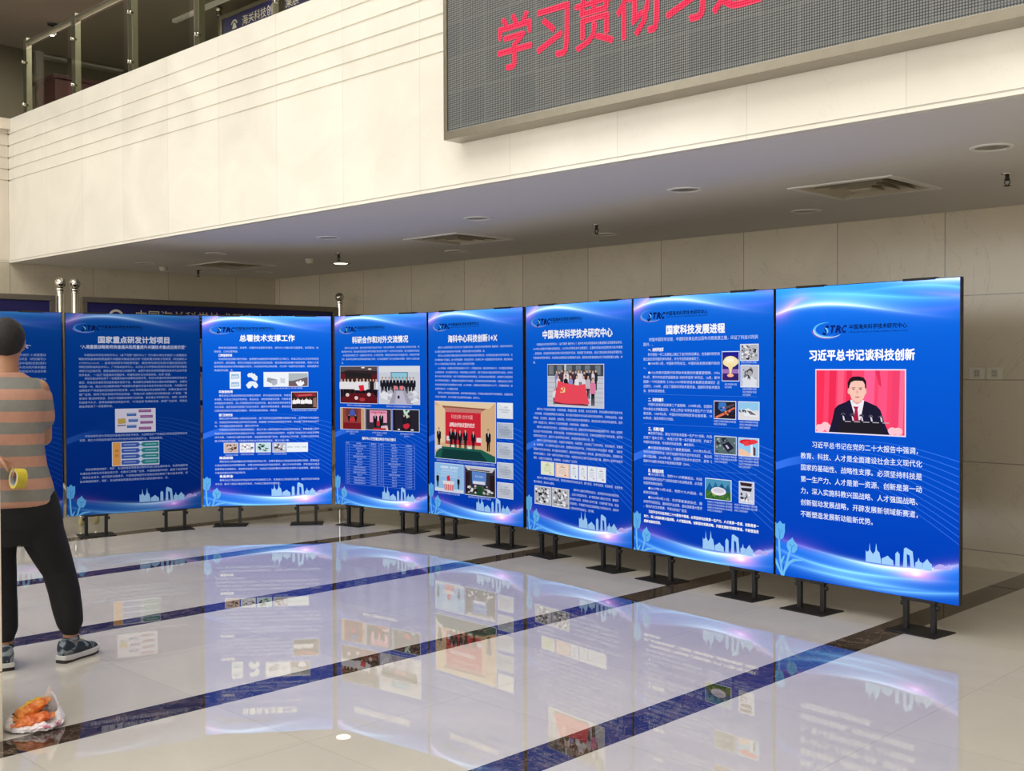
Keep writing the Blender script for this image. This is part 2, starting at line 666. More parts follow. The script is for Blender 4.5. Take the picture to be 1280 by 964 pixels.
for x, y, lb in ((-12.0, 6.42, 'white smoke detector on the soffit beside the leftmost downlight'),
                 (-10.05, 7.08, 'white smoke detector on the soffit between the left grille and glowing downlight')):
    t = thing('smoke_detector', lb, 'smoke detector', (x, y, ZS), 0, 'smoke detectors on the soffit')
    MB().lathe([(0.052, 0.0), (0.052, -0.012), (0.046, -0.016)], n=24).build('base', m_plastic, t, smooth=True)
    MB().lathe([(0.044, -0.014), (0.047, -0.03), (0.036, -0.046), (0.012, -0.05)], n=24).build('cover', m_plastic, t, smooth=True)

# outlet plates on the marble wall
for x, lb in ((-3.412, 'left one of two pale socket plates side by side on the marble wall'),
              (-3.282, 'right one of two pale socket plates side by side on the marble wall')):
    t = thing('wall_socket', lb, 'wall socket', (x, YW, 1.447), 0, 'socket plates on the marble wall')
    m_pl = m_plastic
    MB().bevbox((-0.058, -0.012, -0.045), (0.058, 0.0, 0.045), 0.004).build('cover_plate', m_pl, t)
    MB().bevbox((-0.022, -0.015, -0.028), (0.022, -0.010, 0.028), 0.002).build('insert', simple('socket_insert', (186, 184, 168), 0.5), t)
    m = MB()
    for z in (-0.012, 0.012):
        for s in (-1, 1):
            m.box((s * 0.008 - 0.002, -0.0165, z - 0.005), (s * 0.008 + 0.002, -0.0145, z + 0.005))
    m.build('slots', m_black, t)

# ---------------------------------------------------------------- lettering
_fc = bpy.data.curves.new('type', 'FONT')
_fo = bpy.data.objects.new('type', _fc)
COL.objects.link(_fo)


def glyphs(text, bold=0.0, space=1.0, res=1, shear=0.0):
    """flat outline of a run of text, 1 unit per em: (verts, faces)"""
    _fc.body = text
    _fc.size = 1.0
    _fc.resolution_u = res
    _fc.offset = bold
    _fc.shear = shear
    _fc.dimensions = '2D'
    _fc.fill_mode = 'FRONT'
    _fc.space_line = space
    bpy.context.view_layer.update()
    me = bpy.data.meshes.new_from_object(_fo.evaluated_get(bpy.context.evaluated_depsgraph_get()))
    vs = [(v.co.x, v.co.y) for v in me.vertices]
    fs = [tuple(p.vertices) for p in me.polygons]
    bpy.data.meshes.remove(me)
    return vs, fs


def ink_material():
    M = Mat('lit_screen_print', (0.001, 0.001, 0.001), 0.6)
    M.set('Specular IOR Level', 0.0)
    c = M.node('ShaderNodeAttribute', attribute_name='ink')
    g = M.node('ShaderNodeAttribute', attribute_name='glow', attribute_type='OBJECT')
    M.set('Emission Color', c.outputs['Color'])
    M.t.links.new(g.outputs['Fac'], M.b.inputs['Emission Strength'])
    return M.m


m_ink = ink_material()


def screen_material():
    """the lit poster: deep blue with bands of light sweeping across top and bottom"""
    M = Mat('lit_screen_backdrop', (0.001, 0.001, 0.001), 0.6)
    M.set('Specular IOR Level', 0.0)
    u, v, _ = M.coords('UV')

    def gau(x, c, w):
        d = (x - c) / w
        return (-(d * d)).exp()

    def curve(pts):
        """smooth polynomial through up to four points"""
        n = len(pts)
        out = None
        for i, (xi, yi) in enumerate(pts):
            den = 1.0
            term = None
            for j, (xj, _) in enumerate(pts):
                if j != i:
                    den *= (xi - xj)
                    term = (u - xj) if term is None else term * (u - xj)
            term = term * (yi / den)
            out = term if out is None else out + term
        return out

    def streak(pts, above, below):
        d = v - curve(pts)
        return ((d.max(0) * (-1 / below)).exp()) * ((d.min(0) * (1 / above)).exp())

    # ground colour, a little lighter towards the upper part
    col = M.mix(v.clamp(), lin((8, 100, 222)), lin((0, 54, 178)))
    top = (v * (-1 / 0.055)).exp()
    bot = ((v - 1.0) * (1 / 0.065)).exp()
    col = M.vmath('ADD', col, M.vmath('SCALE', lin((60, 170, 250)), (top * 0.75)))
    low = (v - curve([(0, 0.868), (0.33, 0.9), (0.66, 0.908), (1, 0.872)]))
    inside = (low * 60).clamp()
    col = M.vmath('ADD', col, M.vmath('SCALE', lin((30, 150, 250)), inside * (1.0 - bot * 0.6) * 0.4))
    adds = [
        (streak([(0, 0.088), (0.14, 0.068), (0.5, 0.0735), (0.85, 0.112)], 0.022, 0.005), gau(u, 0.33, 0.34), (170, 228, 255), 0.9),
        (streak([(0, 0.088), (0.14, 0.066), (0.5, 0.0735), (0.85, 0.112)], 0.004, 0.003), gau(u, 0.30, 0.26), (255, 255, 255), 0.9),
        (streak([(0, 0.090), (0.06, 0.074), (0.12, 0.05), (0.2, 0.036)], 0.014, 0.012), gau(u, 0.07, 0.1), (255, 120, 190), 0.75),
        (streak([(0, 0.03), (0.3, 0.025), (0.65, 0.046), (1, 0.06)], 0.006, 0.012), gau(u, 0.55, 0.4), (120, 215, 255), 0.65),
        (streak([(0, 0.014), (0.3, 0.012), (0.65, 0.028), (1, 0.055)], 0.012, 0.010), gau(u, 1.0, 0.22), (190, 120, 220), 0.42),
        (streak([(0.4, 0.03), (0.6, 0.02), (0.8, 0.016), (1, 0.03)], 0.004, 0.008), gau(u, 0.9, 0.3), (130, 220, 255), 0.6),
        (streak([(0.4, -0.012), (0.6, -0.004), (0.8, 0.0), (1, 0.004)], 0.02, 0.008), gau(u, 1.0, 0.28), (255, 255, 255), 0.9),
        (streak([(0.5, 0.088), (0.7, 0.09), (0.85, 0.094), (1, 0.088)], 0.01, 0.012), gau(u, 0.85, 0.2), (120, 90, 230), 0.35),
        # lower bands
        (streak([(0, 0.872), (0.34, 0.903), (0.68, 0.914), (1, 0.874)], 0.004, 0.02), gau(u, 0.62, 0.36), (150, 225, 255), 0.85),
        (streak([(0, 0.872), (0.34, 0.903), (0.68, 0.914), (1, 0.874)], 0.003, 0.006), gau(u, 0.68, 0.22), (255, 250, 255), 0.9),
        (streak([(0, 0.868), (0.12, 0.884), (0.3, 0.9), (0.5, 0.912)], 0.012, 0.006), gau(u, 0.14, 0.14), (190, 90, 200), 0.34),
        (streak([(0, 0.905), (0.34, 0.946), (0.6, 0.948), (1, 0.928)], 0.004, 0.008), gau(u, 0.42, 0.34), (160, 235, 255), 0.85),
        (streak([(0, 0.95), (0.3, 0.968), (0.65, 0.975), (1, 0.962)], 0.008, 0.008), gau(u, 0.45, 0.32), (150, 228, 255), 0.8),
        (streak([(0, 0.975), (0.4, 0.99), (0.65, 0.988), (1, 0.962)], 0.003, 0.006), gau(u, 0.8, 0.3), (140, 220, 255), 0.6),
        (gau(u, 0.79, 0.085), gau(v, 0.924, 0.016), (255, 130, 215), 0.8),
        (gau(u, 0.79, 0.02), gau(v, 0.922, 0.006), (255, 235, 250), 0.7),
        (streak([(0.6, 0.935), (0.79, 0.922), (0.9, 0.9), (1, 0.878)], 0.008, 0.006), gau(u, 0.88, 0.13), (255, 150, 225), 0.5),
    ]
    for a, b, c, k in adds:
        col = M.vmath('ADD', col, M.vmath('SCALE', lin(c), a * b * k))
    # the pale wedge fanning in from the left edge
    w = (v - curve([(0, 0.606), (0.1, 0.585), (0.25, 0.572), (0.4, 0.6)])).gt(0) * (v - curve([(0, 0.632), (0.1, 0.612), (0.25, 0.598), (0.4, 0.612)])).lt(0)
    col = M.vmath('ADD', col, M.vmath('SCALE', lin((90, 150, 240)), w * gau(u, 0.0, 0.2) * 0.32))
    # a family of fine curved lines
    fam = (v - curve([(0, 0.62), (0.3, 0.53), (0.65, 0.51), (1, 0.55)])) / (u * 0.24 + 0.012)
    fine = ((fam * 11.0).fract() - 0.5).abs().lt(0.055 + 0.0) * fam.gt(0) * fam.lt(1.05)
    col = M.vmath('ADD', col, M.vmath('SCALE', lin((100, 160, 245)), fine * ((u * 1.2).clamp() * 0.24 + 0.05)))
    M.set('Emission Color', col)
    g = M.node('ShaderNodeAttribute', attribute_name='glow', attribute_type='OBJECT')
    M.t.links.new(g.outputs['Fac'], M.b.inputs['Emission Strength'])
    return M.m


m_screen = screen_material()

# ---------------------------------------------------------------- display panels
PW, PH, PZ, PT = 1.235, 1.812, 0.185, 0.034
WHITE = (255, 255, 255)


class Sheet(MB):
    """print on the face of a panel; u, v run 0..1 from the top left"""
    layer = 0

    def put(self, u, v):
        return ((u - 0.5) * self.w, -PT / 2 - 0.0012 - 0.0006 * self.layer, PZ + (1 - v) * PH)

    def __init__(self, w=PW):
        super().__init__()
        self.w = w
        self.parts = {}

    def start(self, name):
        """what follows is printed as a part of its own"""
        if name not in self.parts:
            p = Sheet(self.w)
            self.parts[name] = p
        p = self.parts[name]
        self.v, self.f, self.c, self.mi = p.v, p.f, p.c, p.mi
        return self

    def poly(self, pts, c, layer=None):
        if layer is not None:
            self.layer = layer
        self.cur = lin(c)
        return self.add([self.put(*p) for p in pts], [tuple(range(len(pts) - 1, -1, -1))])

    def rect(self, a, b, c, d, col, layer=None):
        return self.poly([(a, b), (c, b), (c, d), (a, d)], col, layer)

    def oval(self, x, y, rx, ry, col, layer=None, n=14, a0=0, a1=360):
        return self.poly([(x + rx * math.cos(math.radians(a0 + (a1 - a0) * i / n)), y + ry * math.sin(math.radians(a0 + (a1 - a0) * i / n))) for i in range(n + (a1 - a0 < 360))], col, layer)

    def line(self, pts, t, col, layer=None):
        """thin ribbon, thickness t as a share of the width"""
        L, R = [], []
        k = self.w / PH
        for i, p in enumerate(pts):
            q, r = pts[max(i - 1, 0)], pts[min(i + 1, len(pts) - 1)]
            dx, dy = r[0] - q[0], (r[1] - q[1]) / k
            d = math.hypot(dx, dy) or 1
            nx, ny = -dy / d * t / 2, dx / d * t / 2 * k
            L.append((p[0] + nx, p[1] + ny))
            R.append((p[0] - nx, p[1] - ny))
        for i in range(len(pts) - 1):
            self.poly([L[i], L[i + 1], R[i + 1], R[i]], col, layer)
        return self

    def text(self, s, u, v, size, col=WHITE, width=None, bold=0.0, space=1.0, res=1, shear=0.0, layer=2, vfit=None):
        """v is the top of the first line; size is the em as a share of the panel width"""
        self.layer = layer
        vs, fs = glyphs(s, 0.0, space, res, shear)
        if not vs:
            return self
        sx = size
        if width:
            x1 = max(p[0] for p in vs)
            sx = width / x1
        sy = size * self.w / PH * (vfit or 1.0)
        self.cur = lin(col)
        for ox, oy in (((-bold, 0), (bold, 0), (0, bold), (0, -bold)) if bold else ((0, 0),)):
            self.add([self.put(u + (x + ox) * sx, v + (0.84 - y - oy) * sy) for x, y in vs], [tuple(reversed(f)) for f in fs])
        return self

    def para(self, s, u0, u1, v0, size, pitch, col=WHITE, indent=2, bold=0.0, lines_n=0, last=0.6):
        """justified column: full lines of CJK text wrapped between u0 and u1, lines 'pitch' apart"""
        n = max(1, int(round((u1 - u0) / size)))
        if lines_n:
            need = int(n * (lines_n - 1 + last)) - indent
            while len(s) < need:
                s = s.rstrip('。') + '，' + s
            s = s[:need - 1] + '。'
        s = '\u3000' * indent + s
        lines = [s[i:i + n] for i in range(0, len(s), n)]
        for k, l in enumerate(lines):
            e = len(l) - len(l.lstrip('\u3000'))
            body = l[e:]
            full = len(l) == n
            self.text(body, u0 + e * size, v0 + k * pitch, size, col, bold=bold,
                      width=((u1 - u0) - e * size) if full else None)
        return v0 + len(lines) * pitch


def picture(rect, draw, border=(225, 235, 255), b=0.004, w=PW):
    """a printed photograph: draw(put) works in 0..1 picture coordinates"""
    s = Sheet(w)
    u0, v0, u1, v1 = rect
    if border:
        s.rect(u0 - b, v0 - b * w / PH, u1 + b, v1 + b * w / PH, border, 1)

    class P:
        def r(_, x0, y0, x1, y1, c, l=3):
            s.rect(u0 + (u1 - u0) * x0, v0 + (v1 - v0) * y0, u0 + (u1 - u0) * x1, v0 + (v1 - v0) * y1, c, l)

        def p(_, pts, c, l=4):
            s.poly([(u0 + (u1 - u0) * x, v0 + (v1 - v0) * y) for x, y in pts], c, l)

        def e(_, x, y, rx, ry, c, l=5, n=14, a0=0, a1=360):
            s.oval(u0 + (u1 - u0) * x, v0 + (v1 - v0) * y, rx * (u1 - u0), ry * (v1 - v0), c, l, n, a0, a1)

        def t(_, txt, x, y, size, c, width=None, l=5, bold=0.0):
            s.text(txt, u0 + (u1 - u0) * x, v0 + (v1 - v0) * y, size * (u1 - u0), c, width * (u1 - u0) if width else None, bold, layer=l)

        def man(P_, x, y, h, coat, legs=(25, 25, 32), skin=(222, 180, 156), hair=(28, 24, 24), l=5, wide=0.2, shirt=None):
            """a small standing figure: x centre, y feet, h height"""
            asp = (u1 - u0) * w / ((v1 - v0) * PH)
            k = wide * h / asp
            P_.p([(x - k * .62, y - h * .46), (x + k * .62, y - h * .46), (x + k * .55, y), (x + k * .08, y), (x, y - h * .38), (x - k * .08, y), (x - k * .55, y)], legs, l)
            P_.p([(x - k * .45, y - h * .83), (x + k * .45, y - h * .83), (x + k, y - h * .76), (x + k * .95, y - h * .42), (x - k * .95, y - h * .42), (x - k, y - h * .76)], coat, l + .5)
            if shirt:
                P_.p([(x - k * .2, y - h * .83), (x + k * .2, y - h * .83), (x, y - h * .62)], shirt, l + 1)
            P_.e(x, y - h * .92, h * .062 / asp, h * .08, hair, l + .6)
            P_.e(x, y - h * .895, h * .054 / asp, h * .068, skin, l + 1)
    draw(P())
    return s


def noise_blobs(P, n, x0, y0, x1, y1, cols, r, seed, l=4):
    R = random.Random(seed)
    for _ in range(n):
        a, b = R.uniform(x0, x1), R.uniform(y0, y1)
        k = R.uniform(0.4, 1) * r
        m = R.randint(5, 8)
        P.p([(a + k * R.uniform(.5, 1) * math.cos(2 * PI * i / m), b + k * R.uniform(.5, 1) * math.sin(2 * PI * i / m)) for i in range(m)], R.choice(cols), l + R.random() * 0.9)


def art(w=PW, crop=1.0):
    """tulips at the lower left and the city skyline"""
    s = Sheet(w)
    keep = s.put
    s.put = lambda u, v: keep(u, min(.9985, (v - .5) * crop + .5))
    s.start('tulips')
    pale, sky = (112, 186, 240), (160, 205, 250)
    t1 = [(-0.0, .815), (.012, .82), (.03, .808), (.045, .818), (.06, .816), (.06, .845), (.05, .868), (.024, .876), (.004, .868), (-.0, .862)]
    s.poly([(max(a, 0.001), b) for a, b in t1], (96, 176, 238), 1)
    s.poly([(.083, .872), (.095, .868), (.106, .86), (.116, .872), (.138, .884), (.132, .903), (.117, .914), (.085, .912), (.071, .895), (.074, .88)], (104, 182, 240), 1)
    for L in ([(.022, .835), (.03, .85), (.045, .838)], [(.03, .85), (.028, .872)], [(.09, .884), (.104, .893), (.122, .886)], [(.104, .893), (.1, .91)]):
        s.line(L, .004, (60, 130, 215), 2)
    s.line([(.024, .875), (.026, .91), (.032, .945), (.046, .998)], .012, pale, 1)
    s.line([(.09, .912), (.074, .945), (.06, .975), (.05, .998)], .012, pale, 1.5)
    s.poly([(.056, .972), (.08, .947), (.11, .934), (.165, .932), (.17, .936), (.12, .942), (.09, .954), (.06, .985)], pale, 2)
    s.poly([(.003, .94), (.02, .958), (.042, .99), (.038, .998), (.012, .97), (.003, .958)], pale, 2)
    s.poly([(.03, .955), (.05, .93), (.06, .928), (.044, .955), (.036, .97)], pale, 2.5)
    B = .905
    s.start('skyline')

    def up(pts, c=sky, l=1):
        s.poly([(pts[0][0], B)] + pts + [(pts[-1][0], B)], c, l)
    up([(.527, .868), (.533, .874), (.545, .868), (.548, .843), (.552, .866), (.565, .878), (.578, .868), (.583, .841), (.588, .864), (.6, .87), (.609, .895)])
    up([(.612, .888), (.63, .882), (.644, .876), (.658, .884), (.672, .889), (.674, .9)], sky, 1.5)
    up([(.684, .866), (.69, .862), (.695, .858), (.699, .862), (.706, .866)])
    s.poly([(.723, B), (.728, .846), (.738, .842), (.772, .852), (.781, B), (.762, B), (.757, .866), (.742, .862), (.744, B)], sky, 1)
    up([(.786, .885), (.797, .88), (.802, .868), (.807, .88), (.82, .884)], sky, 1)
    up([(.822, .884), (.83, .88), (.844, .869), (.858, .88), (.868, .884)], sky, 1.5)
    s.poly([(.874, .898), (.886, .886), (.905, .879), (.925, .88), (.935, .888), (.945, .88), (.95, .874), (.955, .884), (.965, .884), (.962, .892)], (180, 170, 240), 1)
    return s


def logo(s, v_shift=0.0, big=False):
    """crescent with the letters and the institute's name"""
    if big:
        x0, y0, k = .232, .123, 1.0
    else:
        x0, y0, k = .062, .05, 1.0
    s.start('logo')
    navy = (14, 40, 120) if big else (12, 30, 92)
    h = .052 if big else .044
    cx, cy, rx, ry = x0 + .075, y0 + h * .46, .078, h * .46

    def arc(a0, a1, r0, r1, c, l, dx=0, dy=0):
        A, Bq = [], []
        for i in range(19):
            f = i / 18
            a = math.radians(a0 + (a1 - a0) * f)
            th = math.sin(PI * f) ** .7
            rr = r0 + (r1 - r0) * f
            A.append((cx + dx + rx * rr * math.cos(a), cy + dy + ry * rr * math.sin(a)))
            q = rr - .17 * th
            Bq.append((cx + dx + rx * q * math.cos(a), cy + dy + ry * q * math.sin(a)))
        for i in range(18):
            s.poly([A[i], A[i + 1], Bq[i + 1], Bq[i]], c, l)
    arc(285, 60, .95, 1.05, (96, 190, 246) if big else (70, 150, 230), 1)
    arc(200, 30, .98, 1.2, (190, 220, 250) if big else (120, 170, 235), 1.5, 0, .003)
    arc(190, 40, 1.12, 1.22, (120, 90, 190), 1, 0, .004)
    # the S: navy with a light slash
    s.text('S', x0 + .05, y0 + h * .10, .062, navy, bold=.05, shear=.3, layer=2, vfit=1.05)
    s.poly([(x0 + .062, y0 + h * .34), (x0 + .078, y0 + h * .40), (x0 + .086, y0 + h * .60), (x0 + .076, y0 + h * .76), (x0 + .076, y0 + h * .55)], (120, 205, 246), 2.6)
    for i, ch in enumerate('TRC'):
        s.text(ch, x0 + .090 + .0315 * i, y0 + h * .15, .05, navy, bold=.06, shear=.25, layer=2, width=.034)
    xt = x0 + (.2 if big else .192)
    s.text('中国海关科学技术研究中心', xt, y0 + h * .20, .0258, (10, 14, 40), bold=.02, width=.308, layer=2)
    s.text('SCIENCE AND TECHNOLOGY RESEARCH CENTER OF CHINA CUSTOMS', xt, y0 + h * .62, .0095, (10, 14, 50), width=.308, layer=2, bold=.01)
    return s


def clamp_stand(parent, x):
    """one of the two feet holding a panel: slotted plate, twin posts and clamp bar"""
    base = MB().bevbox((x - 0.155, -0.115, 0.0), (x + 0.155, 0.115, 0.007), 0.002).build('base_plate', m_black, parent)
    for s in (-1, 1):
        p = MB().box((x + s * 0.085 - 0.014, -0.014, 0.006), (x + s * 0.085 + 0.014, 0.014, PZ - 0.004)).build('post', m_black, base, bevel=0.002)
        p.parent = parent
        MB().lathe([(0.012, 0.0), (0.014, 0.004), (0.014, 0.014), (0.011, 0.018)], (x + s * 0.099, 0, PZ - 0.035), 14, (s, 0, 0)).build('knob', m_black, p, smooth=True)
    MB().bevbox((x - 0.105, -0.026, PZ - 0.012), (x + 0.105, 0.026, PZ + 0.006), 0.002).build('clamp_bar', m_black, parent)


def panel(A, B, label, glow, draw, pics=(), crop=1.11, ink=None):
    """A, B: floor points of the left and right edges"""
    A, B = Vector(A), Vector(B)
    d = B - A
    w = d.length - 0.006
    t = thing('display_panel', label, 'display panel', ((A.x + B.x) / 2, (A.y + B.y) / 2, 0), math.atan2(d.y, d.x), 'lit blue display panels')
    MB().bevbox((-w / 2, -PT / 2, PZ), (w / 2, PT / 2, PZ + PH), 0.003).build('casing', m_casing, t)
    face = MB().add([(-w / 2 + .004, -PT / 2 - .0008, PZ + .004), (w / 2 - .004, -PT / 2 - .0008, PZ + .004), (w / 2 - .004, -PT / 2 - .0008, PZ + PH - .004), (-w / 2 + .004, -PT / 2 - .0008, PZ + PH - .004)], [(0, 1, 2, 3)])
    f = face.build('screen', m_screen, t, fix=False)
    uv = f.data.uv_layers.new(name='UVMap')
    for i, c in enumerate(((0, 1), (1, 1), (1, 0), (0, 0))):
        uv.data[i].uv = (c[0], (c[1] - .5) / crop + .5)
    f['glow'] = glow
    s = Sheet(w)
    draw(s)
    for nm, sheet in list(s.parts.items()) + list(art(w, crop).parts.items()):
        o = sheet.build(nm, m_ink, f, fix=False)
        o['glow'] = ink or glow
    for rect, fn, nm, *b in pics:
        o = picture(rect, fn, *b, w=w).build(nm, m_ink, f, fix=False)
        o['glow'] = ink or glow
    for k in (0.21, 0.80):
        x = (k - 0.5) * w
        clamp_stand(t, x)
        MB().bevbox((x - 0.1, -PT / 2 - .008, PZ + PH - .008), (x + 0.1, PT / 2 + .006, PZ + PH + .006), 0.002).build('top_clip', m_black, t)
    return t


# ---------------------------------------------------------------- what the panels show
SKIN = (226, 186, 160)
DARK = (26, 24, 30)


def caption(s, u, v, width, n=1, size=.012):
    """captions under the photographs, too small to read in the view"""
    for k in range(n):
        s.text('科研工作现场照片资料图'[: 11 - 3 * (k == n - 1 and n > 1)], u, v + k * .0105, size, (205, 222, 255), width=width * (1 if k < n - 1 or n == 1 else .6))


def p_speaker(P):
    P.r(0, 0, 1, 1, (250, 70, 110))
    for x0, x1, c in ((0, .1, (255, 50, 88)), (.16, .24, (240, 46, 84)), (.26, .33, (255, 96, 130)), (.36, .42, (236, 46, 86)), (.56, .68, (255, 96, 146)), (.72, .82, (255, 84, 130)), (.87, .95, (240, 66, 110)), (.95, 1, (255, 110, 150))):
        P.p([(x0, 0), (x1, 0), (x1 - .02, 1), (x0 - .02 if x0 > .02 else 0, 1)], c, 3.4)
    P.p([(.68, 0), (.73, 0), (.75, .26), (.72, .22)], (232, 48, 92), 3.7)
    for x, y, r in ((.06, .95, .05), (.11, .9, .05), (.15, .97, .05), (.87, .97, .05), (.93, .99, .05), (.03, 1.0, .03)):
        P.e(x, min(y, .94), r, .06, (252, 196, 206), 3.8)
    suit = (30, 27, 52)
    P.p([(.15, 1), (.19, .82), (.22, .62), (.26, .56), (.38, .49), (.44, .47), (.54, .47), (.6, .5), (.7, .56), (.74, .62), (.78, .8), (.84, 1)], suit, 4)
    P.p([(.40, .47), (.56, .47), (.53, .78), (.47, .8), (.43, .62)], (236, 232, 240), 4.5)
    P.p([(.40, .46), (.43, .68), (.49, .9), (.36, .9), (.36, .5)], suit, 4.8)
    P.p([(.56, .48), (.53, .7), (.5, .9), (.62, .9), (.62, .52)], suit, 4.8)
    P.p([(.435, .575), (.495, .575), (.485, .62), (.5, .8), (.47, .84), (.44, .8), (.455, .62)], (166, 30, 66), 5)
    P.p([(.42, .44), (.54, .44), (.53, .5), (.48, .54), (.43, .5)], (224, 168, 150), 4.9)
    P.e(.385, .335, .014, .045, (236, 176, 160), 5)
    P.e(.575, .335, .014, .045, (226, 166, 152), 5)
    P.p([(.39, .2), (.41, .15), (.55, .15), (.575, .2), (.575, .36), (.55, .45), (.51, .505), (.46, .505), (.42, .46), (.39, .36)], (246, 196, 180), 5.2)
    P.p([(.375, .28), (.372, .2), (.39, .14), (.43, .1), (.5, .095), (.555, .115), (.582, .17), (.585, .27), (.57, .29), (.566, .22), (.545, .17), (.5, .165), (.45, .165), (.41, .19), (.395, .24), (.39, .28)], (34, 24, 34), 5.6)
    for x in (.44, .52):
        P.p([(x - .025, .275), (x + .022, .27), (x + .02, .28), (x - .022, .285)], (96, 66, 66), 5.8)
        P.e(x, .3, .015, .008, (80, 56, 58), 5.8)
    P.p([(.474, .31), (.49, .31), (.5, .37), (.462, .37)], (232, 174, 158), 5.6)
    P.e(.483, .425, .028, .01, (196, 110, 110), 5.8)
    P.p([(.29, .8), (.74, .82), (.77, 1), (.25, 1)], (34, 30, 40), 5.2)
    for i, x in enumerate((.32, .425, .53, .635, .745)):
        P.e(x, .715 + i * .006, .026, .035, (92, 86, 104), 6, 12, 180, 360)
        P.e(x, .715 + i * .006, .016, .02, (40, 36, 52), 6.3, 12, 180, 360)
        P.p([(x - .006, .72), (x + .012, .74), (x + .022, .8), (x + .004, .8)], (226, 220, 230), 6.5)
        P.r(x + .02, .81, x + .09, .824, (170, 166, 176), 6)


def c8(s):
    logo(s, big=True)
    s.start('title')
    s.text('习近平总书记谈科技创新', .202, .216, .0535, bold=.035, width=.577, res=2, vfit=1.05)
    s.start('body_text')
    T = ['习近平总书记在党的二十大报告中强调，', '教育、科技、人才是全面建设社会主义现代化', '国家的基础性、战略性支撑。必须坚持科技是', '第一生产力、人才是第一资源、创新是第一动', '力，深入实施科教兴国战略、人才强国战略、', '创新驱动发展战略，开辟发展新领域新赛道，', '不断塑造发展新动能新优势。']
    e = .0332
    for i, l in enumerate(T):
        s.text(l, .155 + (2 * e if i == 0 else 0), .525 + i * .0398, e, (232, 240, 255), bold=.008, res=2)


def p_cloud(P):
    P.r(0, 0, 1, 1, (46, 36, 130))
    P.r(0, 0, 1, .12, (36, 30, 150), 3.3)
    P.r(0, .6, 1, .75, (160, 120, 190), 3.3)
    P.r(0, .75, 1, 1, (60, 34, 110), 3.4)
    for x, y, rx, ry in ((.5, .3, .4, .16), (.28, .36, .24, .13), (.75, .34, .24, .13), (.5, .42, .36, .12)):
        P.e(x, y, rx, ry, (250, 232, 180), 4)
    P.p([(.3, .46), (.72, .46), (.58, .62), (.55, .78), (.45, .78), (.43, .62)], (248, 226, 160), 4.3)
    P.e(.5, .82, .2, .06, (255, 190, 150), 4.4)
    P.e(.46, .28, .26, .09, (255, 246, 214), 4.6)


def gray_person(seed, hat=False):
    def f(P):
        P.r(0, 0, 1, 1, (196, 196, 206))
        noise_blobs(P, 16, .1, .1, .9, .9, [(150, 150, 162), (228, 228, 236), (120, 120, 132)], .18, seed, 3.2)
        P.p([(.1, 1), (.14, .62), (.36, .5), (.62, .5), (.86, .66), (.9, 1)], (226, 228, 238), 4.5)
        P.p([(.44, .5), (.56, .5), (.52, .72)], (60, 60, 70), 4.8)
        P.e(.52, .32, .16, .17, (44, 42, 48), 4.9)
        P.e(.52, .37, .13, .15, (176, 172, 176), 5)
        P.p([(.4, .42), (.48, .47), (.46, .6), (.4, .66)], (70, 70, 80), 5.2)
    return f


def gray_scene(seed):
    def f(P):
        P.r(0, 0, 1, 1, (186, 186, 192))
        noise_blobs(P, 46, .08, .1, .92, .92, [(40, 40, 46), (80, 80, 88), (230, 230, 236), (140, 140, 148), (250, 250, 255)], .13, seed, 3.2)
    return f


def p_steel(P):
    P.r(0, 0, 1, 1, (38, 34, 46))
    P.p([(.22, .05), (.55, .05), (.6, .5), (.35, .62), (.18, .4)], (60, 120, 200), 3.5)
    P.p([(.05, .9), (.5, .62), (.95, .3), (.98, .42), (.6, .72), (.1, 1)], (232, 120, 84), 4)
    noise_blobs(P, 14, .3, .3, .95, .9, [(250, 150, 100), (60, 40, 44), (30, 60, 110)], .1, 4, 4.3)
    P.p([(.5, .3), (.95, .1), (.96, .2), (.56, .44)], (90, 76, 84), 5)


def p_train(P):
    P.r(0, 0, 1, 1, (150, 205, 240))
    P.p([(0, .55), (1, .45), (1, 1), (0, 1)], (226, 222, 226), 3.5)
    P.p([(.1, .5), (.5, .35), (.95, .7), (.9, .85), (.3, .8)], (236, 238, 246), 4)
    P.p([(.4, .48), (.6, .5), (.9, .74), (.6, .72)], (110, 110, 120), 4.4)
    noise_blobs(P, 10, .05, .3, .4, .6, [(40, 40, 50), (210, 210, 220)], .1, 8, 4.6)


def p_chip(P):
    P.r(0, 0, 1, 1, (92, 112, 116))
    noise_blobs(P, 22, .05, .05, .95, .95, [(60, 78, 84), (150, 168, 166), (190, 200, 190)], .09, 3, 3.3)
    P.p([(.3, .1), (.5, .04), (.6, .2), (.4, .3)], (44, 40, 60), 4)
    P.p([(.34, .45), (.66, .25), (.92, .62), (.62, .88)], (38, 34, 60), 4.2)
    P.p([(.5, .5), (.58, .46), (.7, .64), (.62, .7)], (196, 196, 214), 4.5)
    P.p([(.06, .3), (.2, .24), (.24, .44), (.1, .5)], (50, 52, 66), 4)


def p_rocket(P):
    P.r(0, 0, 1, 1, (150, 206, 246))
    P.p([(0, 1), (0, .6), (.3, .66), (.6, .86), (.8, 1)], (246, 200, 170), 3.5)
    P.e(.45, .2, .42, .16, (226, 40, 54), 4)
    P.e(.75, .16, .22, .12, (240, 60, 70), 4.2)
    P.p([(.2, .2), (.5, .1), (.55, .4), (.3, .44)], (236, 70, 76), 4.4)
    P.p([(.62, .36), (.7, .3), (.76, 1), (.6, 1)], (236, 236, 244), 4.5)
    P.p([(.74, .44), (.86, .52), (.86, .95), (.74, .95)], (96, 70, 80), 4.8)


